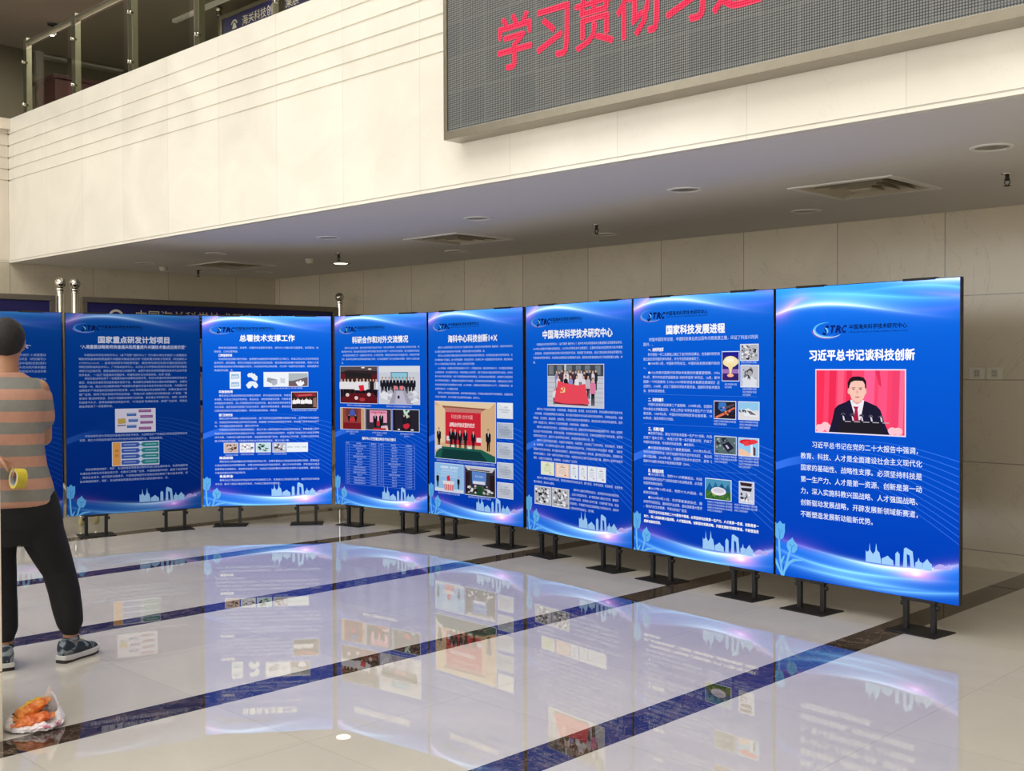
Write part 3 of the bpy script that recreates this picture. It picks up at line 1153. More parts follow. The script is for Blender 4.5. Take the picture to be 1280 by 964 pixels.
def p_dish(P):
    P.r(0, 0, 1, 1, (80, 150, 190))
    for x, y, r, c in ((.15, .4, .22, (30, 96, 140)), (.4, .34, .2, (40, 110, 150)), (.65, .36, .22, (26, 88, 130)), (.9, .4, .2, (36, 100, 140))):
        P.p([(max(0, x - r), .62), (x, y - .22), (min(1, x + r), .62)], c, 3.5)
    P.r(0, .6, 1, 1, (60, 110, 56), 3.7)
    noise_blobs(P, 20, .08, .62, .92, .94, [(40, 90, 44), (120, 160, 70), (90, 130, 60)], .1, 5, 4)
    P.e(.52, .58, .3, .21, (236, 232, 240), 5)
    P.e(.52, .54, .22, .12, (210, 206, 222), 5.4)


def p_vertical(P):
    P.r(0, 0, 1, 1, (206, 206, 222))
    P.p([(.05, .02), (.9, .04), (.85, .2), (.1, .18)], (60, 40, 46), 4)
    P.p([(.1, .28), (.9, .26), (.82, .44), (.2, .42)], (44, 40, 56), 4)
    noise_blobs(P, 22, .1, .5, .9, .95, [(60, 56, 72), (150, 150, 168), (236, 236, 244)], .12, 6, 4)


def c7(s):
    logo(s)
    s.start('title')
    s.text('国家科技发展进程', .256, .113, .054, bold=.04, width=.424, res=2, vfit=1.0)
    s.start('body_text')
    c = (218, 230, 255)
    e, p = .0182, .0178
    s.para('时值中国百年征程，中国科技事业走过百年光辉发展之路，印证了科技兴则民族兴，科技强则国家强这一真理。', .082, .9, .1585, .0225, .018, c, lines_n=2, last=.13)
    def head(t, v): s.text(t, .12, v, .0225, WHITE, bold=.035, width=.118)
    def para(t, u1, v, n, last=.6): return s.para(t, .082, u1, v - .006, e, p, c, lines_n=n, last=last)
    head('一、向科学进军', .198)
    v = para('新中国在一穷二白基础上确立了自己的科技事业，在各级科研机构建立起比较完整的学科体系，并为今后的发展奠定了坚实基础。', .646, .224, 2, .8)
    v = para('●1949年11月，中国科学院成立，中国科技发展史翻开新的一页。', .646, .259, 2, .08)
    v = para('●1956年是中国现代科学技术发展史的重要里程碑。1956年1月，党中央向全党全国发出“向科学进军”的号召。12月，新中国第一个科技规划《1956-1967年科学技术发展远景规划》正式颁行。1958年，成立了国家科学技术委员会、国防科学技术委员会、各地科委相继成立，形成中国的科学技术管理体系。', .646, .2945, 5, .35)
    for vv in (.379, .494, .656):
        s.line([(.085, vv), (.895, vv)], .0016, (70, 130, 235), 2)
    head('二、科学的春天', .393)
    para('中国科技发展迎来第二个里程碑。1978年3月，全国科学大会在北京隆重召开，大会上作出“科学技术是生产力”的重要论断。1985年3月，中国对科技体制改革全面部署。1986年3月，高技术研究计划启动。', .593, .419, 4, .55)
    head('三、科教兴国', .507)
    para('●改革开放后，提出“科学技术是第一生产力”论断。先后实施了“星火计划”、“火炬计划”等一系列重要计划，开启了中国科技新局面，形成新的科技发展。', .592, .531, 3, .8)
    para('●中国发展进程第三个重要里程碑。1995年5月6日，中共中央国务院作出《关于加速科学技术进步的决定》，确立科教兴国战略。2006年1月，全国科学技术大会召开，发布《国家中长期科学和技术发展规划纲要（2006-2020年）》。', .592, .5875, 4, .85)
    head('四、创新驱动发展', .67)
    para('●2012年11月，党的十八大明确提出，科技创新是提高社会生产力和综合国力的战略支撑，必须摆在国家发展全局的核心位置。', .523, .692, 3, .38)
    para('●2017年10月18日，党的十九大指出，创新是引领发展的第一动力。', .523, .747, 2, .3)
    para('●2020年9月11日，科学家座谈会指出，面向世界科技前沿、面向经济主战场、面向国家重大需求、面向人民生命健康，不断向科技广度深度进军。', .523, .783, 3, .8)
    b = .0180
    s.para('习近平总书记在党的二十大报告中强调，必须坚持科技是第一生产力、人才是第一资源、创新是第一动力，深入实施科教兴国战略、人才强国战略、创新驱动发展战略，开辟发展新领域新赛道，不断塑造发展新动能新优势。', .085, .905, .833, b, .0195, WHITE, bold=.03)
    for u, v, w, n in ((.68, .332, .08, 2), (.79, .252, .1, 2), (.8, .348, .09, 3), (.605, .468, .15, 2), (.78, .466, .12, 3), (.61, .596, .15, 3), (.775, .597, .13, 4), (.56, .768, .17, 4), (.745, .767, .15, 3)):
        caption(s, u, v, w, n)


K7 = [((.664, .218, .775, .322), p_cloud, 'picture'), ((.787, .193, .9, .248), gray_scene(21), 'picture'), ((.789, .268, .903, .343), gray_person(31), 'picture'),
      ((.609, .399, .753, .461), p_steel, 'picture'), ((.774, .399, .906, .46), p_train, 'picture'), ((.612, .528, .756, .59), p_chip, 'picture'),
      ((.775, .529, .904, .591), p_rocket, 'picture'), ((.548, .687, .722, .76), p_dish, 'picture'), ((.779, .686, .873, .761), p_vertical, 'picture')]


def p_flag(P):
    P.r(0, 0, 1, 1, (206, 208, 220))
    P.r(0, 0, 1, .27, (74, 78, 88), 3.2)
    for x in (.0, .16, .34, .5, .66, .84):
        P.r(x + .02, .02, x + .11, .24, (120, 130, 138), 3.5)
    P.r(.31, 0, .35, .3, (200, 206, 212), 3.8)
    for k in range(6):
        P.r(0, .32 + .11 * k, 1, .335 + .11 * k, (176, 178, 192), 3.4)
    R = random.Random(5)
    for i in range(15):
        x = .17 + .7 * i / 14
        P.man(x, .62 + R.uniform(-.02, .03), .5, R.choice([(40, 40, 48), (236, 226, 230), (150, 140, 190), (90, 50, 60), (60, 60, 74)]), (40, 40, 48), l=3.9, wide=.13)
    for i, x in enumerate((.2, .34, .43, .54, .66, .74)):
        P.man(x, .8, .56, [(236, 220, 224), (30, 30, 38), (150, 150, 210), (240, 236, 240), (230, 226, 230), (200, 190, 200)][i], (40, 40, 48), l=4.4, wide=.14)
    P.man(.82, .96, .66, (232, 130, 170), (24, 24, 30), l=4.8, wide=.15)
    P.man(.13, .96, .38, (240, 226, 226), (60, 50, 50), l=4.8, wide=.2)
    P.p([(.2, .38), (.3, .44), (.42, .46), (.56, .49), (.69, .45), (.72, .7), (.76, .92), (.5, .93), (.3, .93), (.12, .89)], (244, 78, 96), 6)
    P.p([(.14, .89), (.75, .93), (.73, .97), (.16, .95)], (120, 40, 60), 5.9)
    # hammer and sickle, pale gold
    g = (252, 226, 150)
    pts = []
    for i in range(13):
        a = math.radians(-70 + 220 * i / 12)
        pts.append((.285 + .045 * math.cos(a), .60 + .072 * math.sin(a)))
    for i in range(12, -1, -1):
        a = math.radians(-70 + 220 * i / 12)
        q = 1 - .32 * math.sin(PI * i / 12)
        pts.append((.279 + .045 * q * math.cos(a), .597 + .072 * q * math.sin(a)))
    P.p(pts, g, 6.6)
    P.p([(.236, .655), (.248, .645), (.26, .668), (.246, .68)], g, 6.6)
    P.p([(.262, .575), (.272, .562), (.33, .655), (.32, .668)], g, 6.8)
    P.p([(.246, .585), (.276, .54), (.29, .556), (.26, .602)], g, 6.8)


def sheet_of_paper(bg, seal, fr=None):
    def f(P):
        P.r(0, 0, 1, 1, fr or bg)
        if fr:
            P.r(.06, .05, .94, .95, bg, 3.3)
        P.e(.5, .14, .06, .035, (200, 70, 60), 4)
        P.r(.3, .22, .7, .26, (120, 110, 110), 4)
        for k in range(6):
            P.r(.2, .36 + k * .075, .8 - .12 * (k % 3 == 2), .378 + k * .075, (176, 172, 180), 4)
        P.e(.72, .84, .09, .05, seal, 4)
    return f


def c6(s):
    logo(s)
    s.start('title')
    s.text('中国海关科学技术研究中心', .172, .112, .055, bold=.035, width=.661, res=2, vfit=1.03)
    s.start('body_text')
    c = (214, 226, 255)
    e, p = .0172, .0197
    def para(t, v, n, last=.6): return s.para(t, .078, .92, v - .006, e, p, c, lines_n=n, last=last)
    para('中国海关科学技术研究中心（以下简称“海科中心”）是中华人民共和国海关总署直属的正局级事业单位，2019年12月经中央编办批准成立，2020年6月完成法人注册登记，主要承担海关检验检疫与技术保障、监管查验、实验室体系建设和重大科技项目研究任务，围绕国门生物安全、进出口食品安全和商品质量安全，开展海关科学技术研究，为海关执法提供技术支撑和智力支持，服务海关改革发展各项工作和国家重大战略。', .173, 5, .06)
    para('海科中心下设综合管理部、科研规划部、质量标准部、检测部、技术支持部等，承担总署技术委员会秘书处、科技发展、实验室管理等技术支撑职能，牵头组织关键技术攻关以及海关科技成果转化，开展食品安全、动植物检疫、卫生检疫、商品检验、生物安全、风险评估和信息化等领域研究，建立检测方法和技术标准体系，服务口岸一线监管工作。', .458, 4, .66)
    para('海科中心以科研项目为牵引，承担国家重点研发计划、国家自然科学基金和省部级课题多项，形成一批拥有自主知识产权的科研成果，获得科技奖励、专利授权和软件著作权多项，为海关监管提供有力科技支撑，提升实验室检测能力水平。', .537, 3, .72)
    para('海科中心坚持开放合作理念，与国内外高等院校、科研院所、企业建立广泛合作关系，在检测技术、装备研发、标准制定、人才培养等方面深入合作，搭建海关科技创新平台，打造海关高水平科技智库（智囊），组织开展国际交流与技术培训，参与国际标准制修订，推动海关科技成果在一线应用，服务智慧海关建设，全面提升科技创新支撑能力，打造一流研究机构和人才高地，为建设社会主义现代化海关贡献力量。', .596, 5, .55)
    para('海科中心拥有实验室资质认定、检验检测机构资质认定证书，能力验证、参考实验室、标准物质、生物安全等多项资质。', .761, 2, .28)
    s.para('海科中心面向世界科技前沿，坚持需求导向和问题导向，立足口岸监管实际，以“智慧海关”建设为引领，聚焦科技创新与应用，培育核心技术力量，为维护国门安全、促进贸易便利，不断提升科技支撑保障能力和科研水平。', .44, .885, .789, e, p, c, lines_n=5, last=.56)


K6 = [((.226, .262, .755, .441), p_flag, 'picture'), ((.157, .689, .286, .743), sheet_of_paper((236, 244, 206), (200, 180, 90), (230, 214, 226)), 'picture'),
      ((.304, .69, .435, .746), sheet_of_paper((250, 224, 206), (220, 120, 90), (240, 190, 176)), 'picture')] + \
     [((a, .689, b, .746), sheet_of_paper((240, 244, 252), k), 'picture') for a, b, k in ((.448, .516, (40, 60, 110)), (.531, .599, (200, 90, 90)), (.612, .685, (210, 130, 110)), (.694, .77, (190, 80, 90)))] + \
     [((.091, .8, .252, .876), gray_scene(51), 'picture'), ((.267, .799, .429, .877), gray_scene(53), 'picture')]


def p_ceremony(P):
    P.r(0, 0, 1, 1, (222, 182, 140))
    P.p([(0, 0), (1, 0), (.9, .1), (.1, .08)], (240, 214, 176), 3.2)
    P.p([(.06, .07), (.2, .1), (.2, .7), (0, .78), (0, .07)], (236, 206, 166), 3.2)
    P.p([(.12, .07), (.86, .1), (.8, .14), (.16, .12)], (150, 96, 70), 3.5)
    P.p([(.17, .1), (.79, .12), (.77, .2), (.18, .18)], (206, 130, 120), 3.6)
    P.r(.18, .18, .77, .74, (214, 40, 58), 3.8)
    P.t('科技创新·合作共赢', .28, .22, .05, (246, 190, 190), .36, 4.2)
    P.t('战略合作协议签约仪式', .25, .36, .05, (255, 236, 236), .42, 4.2, .03)
    for x in (.23, .45):
        P.p([(x - .02, .6), (x + .06, .6), (x + .05, .72), (x - .03, .72)], (150, 110, 104), 4.3)
    P.r(.2, .6, .27, .68, (226, 226, 230), 4.6)
    P.r(.7, .6, .78, .68, (232, 228, 232), 4.6)
    for x, h in ((.07, .34), (.28, .35), (.35, .34), (.43, .32), (.52, .34), (.65, .32), (.89, .38)):
        P.man(x, .8 if x < .8 else .82, h, (28, 24, 34), (26, 22, 30), l=5, wide=.17, shirt=(236, 232, 236))
    P.p([(.12, .79), (.78, .8), (1, .9), (1, 1), (0, 1), (.02, .9)], (30, 96, 84), 6.8)
    P.p([(.14, .83), (.76, .84), (.88, 1), (.1, 1)], (20, 60, 60), 7.1)
    P.p([(0, .78), (.12, .76), (.12, .82), (0, .86)], (226, 220, 222), 7.2)
    P.r(.28, .755, .34, .79, (236, 236, 240), 7.2)
    P.r(.56, .765, .62, .8, (236, 236, 240), 7.2)


def p_unveil(P):
    P.r(0, 0, 1, 1, (150, 196, 240))
    P.t('科技赋能海关，创新引领未来', .2, .08, .06, (250, 252, 255), .62, 4, .02)
    P.t('海关科技创新联合实验室揭牌', .24, .2, .05, (236, 244, 255), .55, 4)
    for k in range(3):
        P.r(.2, .3 + .07 * k, .8, .33 + .07 * k, (186, 216, 246), 3.6)
    P.man(.1, .86, .5, (28, 26, 34), (24, 22, 28), l=5, wide=.16)
    P.man(.84, .88, .44, (28, 26, 34), (24, 22, 28), l=5, wide=.16)
    P.p([(.27, .62), (.7, .62), (.66, .74), (.3, .74)], (236, 226, 226), 5)
    P.p([(.42, .46), (.52, .4), (.56, .6), (.44, .62)], (226, 40, 66), 5.2)
    P.p([(.34, .74), (.66, .74), (.66, .96), (.34, .96)], (222, 120, 124), 5.1)
    for k in range(4):
        P.r(.36 + .075 * k, .74, .385 + .075 * k, .96, (236, 190, 190), 5.3)
    P.r(0, .9, 1, 1, (216, 226, 240), 4)


def p_meeting(P):
    P.r(0, 0, 1, 1, (56, 50, 58))
    P.p([(.0, 0), (1, 0), (.9, .16), (.1, .14)], (206, 206, 216), 3.3)
    P.p([(.14, .08), (.86, .1), (.8, .14), (.2, .12)], (90, 86, 96), 3.6)
    P.p([(.24, .16), (.72, .18), (.7, .62), (.25, .6)], (96, 140, 214), 4)
    P.t('学术交流会议', .34, .3, .05, (210, 226, 255), .28, 4.4)
    P.r(.28, .5, .67, .6, (230, 230, 240), 4.4)
    P.p([(.02, .22), (.16, .2), (.16, .86), (0, .94)], (42, 30, 34), 4)
    P.p([(.84, .24), (1, .26), (1, .96), (.82, .84)], (42, 30, 34), 4)
    P.p([(.36, .66), (.62, .66), (.98, 1), (.06, 1)], (70, 84, 70), 4.4)
    P.p([(.44, .68), (.56, .68), (.66, .98), (.36, .98)], (32, 74, 48), 4.8)
    noise_blobs(P, 16, .1, .66, .4, .94, [(230, 230, 236), (40, 36, 44), (200, 190, 196)], .07, 12, 5)
    noise_blobs(P, 16, .62, .66, .92, .94, [(230, 230, 236), (40, 36, 44), (200, 190, 196)], .07, 13, 5)


def plaque(c, lines=3):
    def f(P):
        P.r(0, 0, 1, 1, c)
        P.p([(0, 0), (1, 0), (1, .5)], tuple(min(255, v + 14) for v in c), 3.3)
        k = tuple(int(v * .6) for v in c)
        P.t('中国海关', .46, .2, .08, k, .26, 4)
        for i in range(lines):
            P.t('科学技术创新联合实验室'[: 10 - 4 * (i == lines - 1)], .14 + .12 * (i == lines - 1), .4 + i * .14, .07, k, .72 - .24 * (i == lines - 1), 4)
    return f


def c5(s):
    logo(s)
    s.start('title')
    s.text('海科中心科技创新1+X', .225, .118, .054, bold=.035, width=.522, res=2, vfit=1.02)
    s.start('body_text')
    c = (206, 220, 255)
    e, p = .0168, .0201
    def para(t, v, n, last=.6): return s.para(t, .08, .9, v - .006, e, p, c, lines_n=n, last=last)
    para('海科中心认真贯彻落实习近平总书记“加强科技创新，加强海关科技创新体系”重要指示，联合中央地方科技力量打造海关科技创新机构平台体系，构建海关重大科技创新矩阵。', .177, 2, .68)
    para('海科中心坚持创新引领联合国内优势科研院所和高校构建创新联合体，协同推进海关重大科技项目攻关，实施“揭榜挂帅”项目建设，助力高质量发展，科技支撑作用，在海关口岸一线监管查验中发挥作用，推动海关科技“1+X”创新体系建设不断完善。', .217, 3, .6)
    para('2021年以来，共建联合实验室和创新中心多个，开展联合攻关、联合培养创新人才，与中国检科院等建立创新联合体，签订战略合作协议，开展关键核心技术研究，“国门生物安全”联合实验室等平台成立，合作共建“中关村”创新示范应用，深化产学研用相结合创新机制建设，促进海关科技成果应用，有效提升口岸监管技术水平和科技支撑能力，搭建海关科技创新体系平台建设，形成海关科技协同创新新格局，为建设社会主义现代化海关提供坚强的科技保障和人才支撑。', .278, 6, .33)
    para('海科中心科学制定发展规划目标，持续完善体制机制建设，不断强化基础应用研究和成果转化，全面推动海关科技“智慧海关”，助力打造国门安全屏障和科技强关。', .398, 2, .64)
    s.text('中国海关科学技术研究中心战略合作协议签约暨联合实验室揭牌仪式现场', .09, .724, .016, (190, 206, 250), width=.63)
    s.text('海关科技创新联合实验室揭牌', .11, .882, .016, (190, 206, 250), width=.24)
    s.text('海关科技学术交流研讨会议', .44, .884, .016, (190, 206, 250), width=.24)


K5 = [((.078, .44, .727, .717), p_ceremony, 'picture'), ((.076, .743, .388, .877), p_unveil, 'picture'), ((.406, .744, .723, .879), p_meeting, 'picture')] + \
     [((.746, v, .898, v + .068), plaque(c, 2 if c[0] > 220 else 3), 'picture') for v, c in ((.439, (234, 238, 246)), (.531, (176, 186, 206)), (.623, (190, 198, 214)), (.715, (190, 198, 214)), (.807, (196, 202, 216)))]


def p_handover(P):
    P.r(0, 0, 1, 1, (56, 40, 44))
    P.p([(0, 0), (1, 0), (1, .12), (.2, .1), (0, .16)], (90, 80, 84), 3.2)
    P.e(.62, .03, .05, .02, (250, 240, 226), 3.6)
    P.e(.8, .07, .05, .02, (250, 240, 226), 3.6)
    P.p([(.12, .14), (.86, .2), (.84, .3), (.14, .28)], (40, 36, 38), 3.5)
    P.r(0, .2, .14, .7, (110, 32, 36), 3.4)
    P.r(.84, .22, 1, .7, (96, 30, 36), 3.4)
    for i, x in enumerate((.04, .13, .22, .33, .46, .55, .64, .74, .82, .9, .97)):
        P.man(x, .84 if i not in (4, 6) else .9, .52 if i not in (4, 6) else .6, (240, 236, 240) if i not in (8, 9) else (40, 34, 38), (24, 22, 30), l=4.4 + .3 * (i in (4, 6)), wide=.17)
    P.p([(.5, .52), (.64, .5), (.66, .64), (.54, .68)], (226, 44, 62), 6.4)
    P.p([(.2, .74), (.9, .72), (1, .86), (1, 1), (.04, 1), (0, .9)], (104, 26, 34), 6.5)
    for x, y in ((.2, .78), (.44, .86), (.78, .76)):
        P.e(x, y, .05, .05, (236, 210, 206), 6.9)
    P.e(.6, .9, .08, .05, (190, 60, 66), 6.9)


def p_delegation(P):
    P.r(0, 0, 1, 1, (214, 216, 226))
    P.p([(0, 0), (1, 0), (1, .14), (0, .16)], (228, 230, 238), 3.2)
    P.r(.3, .15, .72, .42, (60, 120, 150), 3.5)
    P.r(.32, .17, .7, .4, (150, 206, 226), 3.8)
    for i in range(10):
        x = .09 + .085 * i
        P.man(x, .74, .46, (32, 32, 44), (28, 28, 36), l=4.3, wide=.19, shirt=(236, 236, 244))
    P.r(.37, .52, .46, .62, (236, 130, 140), 6)
    P.r(.52, .52, .62, .62, (236, 130, 140), 6)
    P.p([(.38, .64), (.66, .64), (.86, 1), (.26, 1)], (170, 164, 186), 6)
    P.p([(.44, .66), (.6, .66), (.7, 1), (.4, 1)], (198, 192, 212), 6.3)
    P.r(.47, .78, .52, .86, (40, 36, 44), 6.6)
    noise_blobs(P, 12, .04, .68, .3, .94, [(236, 236, 244), (190, 190, 202)], .1, 3, 6)
    noise_blobs(P, 12, .76, .68, .96, .94, [(236, 236, 244), (190, 190, 202)], .1, 4, 6)


def p_desk(P):
    P.r(0, 0, 1, 1, (206, 170, 122))
    P.r(.1, 0, .86, 1, (150, 70, 62), 3.3)
    P.r(.24, .04, .72, .4, (110, 60, 60), 3.6)
    P.p([(.42, .1), (.5, .04), (.58, .1), (.62, .34), (.38, .34)], (70, 96, 190), 4)
    P.man(.36, .7, .4, (30, 28, 36), l=4.4, wide=.22)
    P.man(.64, .7, .4, (30, 28, 36), l=4.4, wide=.22)
    P.p([(.4, .48), (.6, .48), (.62, .6), (.38, .6)], (220, 50, 60), 6.3)
    P.r(.12, .64, .86, 1, (126, 30, 40), 6.4)
    P.r(.12, .64, .86, .7, (160, 60, 62), 6.6)


def p_pair(P):
    P.r(0, 0, 1, 1, (60, 50, 66))
    P.r(.16, .06, .84, .64, (240, 170, 196), 3.4)
    P.r(.2, .1, .8, .2, (226, 120, 160), 3.6)
    P.man(.38, 1, .84, (28, 26, 36), l=4.4, wide=.17, shirt=(236, 232, 240))
    P.man(.62, 1, .86, (28, 26, 36), l=4.4, wide=.17, shirt=(236, 232, 240))
    P.r(.44, .56, .56, .8, (206, 40, 56), 6.4)
    P.p([(.62, .8), (.86, .76), (.9, 1), (.6, 1)], (226, 200, 206), 6.4)
    P.p([(.3, .9), (.8, .9), (.8, 1), (.3, 1)], (190, 40, 56), 6.5)


def p_bouquet(P):
    P.r(0, 0, 1, 1, (42, 38, 50))
    P.r(0, 0, .1, 1, (30, 26, 38), 3.3)
    P.p([(.4, 0), (.48, .0), (.52, .1), (.6, .0), (.66, .04), (.56, .18), (.64, .34), (.58, .6), (.52, .3), (.44, .2)], (196, 226, 206), 4)
    P.man(.44, 1, .8, (34, 30, 42), l=4.4, wide=.16)
    P.man(.62, 1, .78, (34, 30, 42), l=4.4, wide=.16)
    P.p([(.4, .7), (.6, .62), (.66, .72), (.6, .86), (.48, .9), (.42, .82)], (214, 46, 62), 6.4)
    P.r(.2, .9, .28, .96, (236, 236, 240), 6.4)
    P.r(.7, .9, .8, .96, (236, 236, 240), 6.4)


def c4(s):
    logo(s)
    s.start('title')
    s.text('科研合作和对外交流情况', .203, .112, .055, bold=.035, width=.605, res=2, vfit=1.05)
    s.start('body_text')
    c = (204, 220, 255)
    s.para('海科中心自成立以来，坚持开放合作理念加强对外交流，先后与高等院校、科研院所建立科技合作关系，签署战略合作协议，围绕海关检验检疫技术研究和国门安全合作开展了一系列学术交流活动，承办全国性学术会议，参与国际标准制定工作，加强国际技术交流，人才联合培养，积极承担海关技术培训援助任务，科研合作不断深化，推动科研成果转化应用和海关科技能力提升，为口岸监管提供了有力支撑和技术保障。', .082, .925, .165, .0172, .0197, c, lines_n=5, last=.06)
    s.text('海科中心与高校战略合作协议签约', .14, .466, .0168, (190, 208, 252), width=.27)
    s.text('海科中心与科研院所签署合作协议', .575, .466, .0168, (190, 208, 252), width=.27)
    for u, w in ((.13, .14), (.42, .16), (.72, .14)):
        s.text('合作协议签约仪式现场', u, .605, .0145, (190, 208, 252), width=w)
        s.text('海科中心', u + w * .3, .6165, .0145, (190, 208, 252), width=w * .4)
    s.start('table')
    s.text('海科中心已签署战略合作协议情况', .307, .634, .026, WHITE, bold=.02, width=.367)
    g = (120, 160, 245)
    for u0, u1, n in ((.124, .491, 16), (.502, .871, 16)):
        for k in range(n + 1):
            v = .664 + .222 * k / n
            s.line([(u0, v), (u1, v)], .0018, g, 1)
        for f in (0, .11, .74, 1):
            x = u0 + (u1 - u0) * f
            s.line([(x, .664), (x, .886)], .0026, g, 1)
        R = random.Random(int(u0 * 1000))
        for k in range(n):
            v = .6655 + .222 * k / n
            if k == 0:
                s.text('序号', u0 + .006, v, .0135, c)
                s.text('合作单位', u0 + .12, v, .0135, c)
                s.text('签署时间', u0 + .284, v, .0135, c)
                continue
            s.text(str(k if u0 < .3 else k + 15), u0 + .014, v, .0135, c)
            nm = R.choice(['中国农业大学', '北京大学', '清华大学', '中国科学院动物研究所', '中国检验检疫科学研究院', '北京化工大学', '南开大学', '中国计量科学研究院', '海关学院', '中国疾病预防控制中心', '军事科学院', '中国农业科学院', '天津大学'])
            wid = .0135 * len(nm)
            s.text(nm, u0 + .155 - wid / 2, v, .0135, (180, 204, 255))
            s.text('202%d年%d月' % (R.randint(0, 3), R.randint(1, 9)), u0 + .285, v, .0125, (180, 204, 255))


K4 = [((.067, .268, .481, .459), p_handover, 'picture'), ((.498, .268, .924, .458), p_delegation, 'picture'), ((.067, .486, .338, .597), p_desk, 'picture'),
      ((.352, .488, .626, .595), p_pair, 'picture'), ((.644, .487, .918, .595), p_bouquet, 'picture')]


def p_team(P):
    P.r(0, 0, 1, 1, (52, 40, 44))
    P.p([(.05, .05), (.95, .02), (.95, .24), (.2, .3)], (150, 40, 52), 3.4)
    P.p([(.25, .16), (.8, .12), (.8, .2), (.25, .24)], (206, 90, 96), 3.7)
    for i, x in enumerate((.1, .25, .42, .58, .72)):
        P.man(x, .97, .6 + .05 * (i % 2), (240, 236, 240), (40, 34, 40), l=4.2, wide=.2)
    P.p([(.84, .4), (.96, .3), (.98, .96), (.84, .96)], (150, 110, 96), 4.2)
    P.r(0, .92, .95, 1, (30, 26, 30), 6.4)


def p_pad(P):
    P.r(0, 0, 1, 1, (238, 244, 250))
    for y in (.12, .62):
        P.p([(.12, y), (.88, y), (.92, y + .26), (.1, y + .3)], (150, 190, 226), 3.5)
        P.p([(.16, y + .12), (.8, y + .08), (.86, y + .22), (.14, y + .26)], (206, 224, 240), 4)


def p_device(P):
    P.r(0, 0, 1, 1, (240, 244, 250))
    P.p([(.08, .36), (.3, .5), (.3, .6), (.16, .78), (.06, .62)], (150, 156, 168), 3.5)
    P.p([(.14, .6), (.3, .5), (.3, .84), (.2, .96)], (176, 182, 194), 4)
    P.p([(.36, .4), (.48, .44), (.48, .78), (.38, .76)], (206, 212, 222), 4)
    P.r(.56, .06, 1, 1, (110, 96, 100), 3.4)
    P.p([(.56, .06), (1, .06), (1, .34), (.64, .62), (.56, .6)], (176, 186, 192), 3.8)
    P.p([(.72, .72), (.78, .6), (.8, .74), (.82, .56), (.85, .56), (.86, .74), (.9, .6), (.92, .8), (.86, .98), (.78, .98)], (246, 246, 252), 4.5)
    P.p([(.56, .9), (.72, .96), (.7, 1), (.56, 1)], (150, 60, 60), 4.2)


def tiles(seed, bg, cols):
    def f(P):
        P.r(0, 0, 1, 1, bg)
        noise_blobs(P, 18, .12, .15, .88, .88, cols, .16, seed, 3.3)
    return f


def c3(s):
    logo(s)
    s.start('title')
    s.text('总署技术支撑工作', .287, .1, .053, bold=.035, width=.426, res=2, vfit=1.05)
    s.start('body_text')
    c = (206, 222, 255)
    e, p = .0178, .0197
    def para(t, v, n, last=.6): return s.para(t, .092, .9, v - .006, e, p, c, lines_n=n, last=last)
    def head(t, v): s.text(t, .126, v, .0225, WHITE, bold=.035, width=.105)
    para('聚焦海关监管高频、急难愁，关键技术支撑技术需求，海科中心为解决执法监管难、认定难点、检验检疫、口岸处置等提供技术。', .168, 2, .25)
    head('口岸查验科技', .2)
    para('科技赋能查验模式提升效能，查获野生动植物等风险物质的工作能力，研发口岸公共卫生风险防控监测技术，服务基层，研究口岸查验设备智能化检测应用，推动海关查验装备与智能审图、非侵入式查验系统集成应用示范等关键技术研究，形成海关特色应用成果，为口岸一线提供技术服务，研制便携式快速检测设备，支持现场查验应用。', .227, 4, .22)
    head('实验室检测', .391)
    s.para('聚焦进出口商品检验检疫实验室检测需求，研究海关检测标准，突破技术难题，为进出口商品风险评估、食品安全、濒危物种提供支撑，开展有害生物鉴定技术研究，深入开展国际合作与技术交流，建立海关检测标准体系与方法库，组织实施实验室能力验证与培训，服务人民群众需求。', .092, .68, .413, e, p, c, lines_n=5, last=.85)
    head('国门生物安全', .513)
    para('围绕口岸外来物种入侵防控技术体系，国门生物安全监测预警关键技术攻关，支撑海关口岸监管执法，完善监测体系构建口岸风险评估系统，构建国门生物安全防控技术体系，形成国门生物安全技术平台，守护国家生物安全防线。', .539, 3, .45)
    para('开展海关生物安全实验室网络建设，建立外来入侵物种监测平台体系和检测技术，构建重要口岸风险监测信息数据库和防控措施技术平台，制定海关生物安全技术规范，完善国门生物安全口岸监测预警技术方案，为海关执法提供技术服务，协助编制海关国门安全、食品安全工作方案，为海关口岸技术支撑工作提供坚实保障。', .598, 4, .75)
    head('商品检验', .738)
    para('围绕进出口商品质量安全风险监测和评估工作，支撑总署进出口商品检验监管模式改革，构建进出口商品质量安全风险预警体系，开展法定检验商品风险监测研究，建立多方协作机制，实现进出口商品监管精准化和智能化，提高检验监管水平，为进出口商品质量安全提供技术服务与支撑保障。', .765, 4, .32)
    head('食品安全', .835)
    para('聚焦进出口食品安全风险监测与技术标准制定工作，支撑进出口食品安全监管，组织风险评估和技术交流，解决了进出口食品安全难点，为进出口食品安全提供坚实技术保障。', .863, 2, .66)
    s.poly([(.345, .31), (.36, .3), (.372, .302), (.38, .298), (.392, .306), (.402, .302), (.41, .312), (.424, .318), (.424, .335), (.415, .343), (.395, .337), (.372, .322), (.352, .322)], (232, 240, 250), 2)
    s.poly([(.335, .363), (.36, .345), (.385, .343), (.412, .347), (.43, .366), (.416, .38), (.4, .378), (.385, .365), (.368, .379), (.35, .381)], (232, 240, 250), 2.5)
    for u, v, w in ((.52, .377, .25), (.69, .4955, .19), (.17, .727, .1), (.29, .724, .1), (.42, .724, .1), (.545, .724, .1)):
        s.text('口岸技术支撑工作现场图', u, v, .013, (196, 214, 255), width=w)


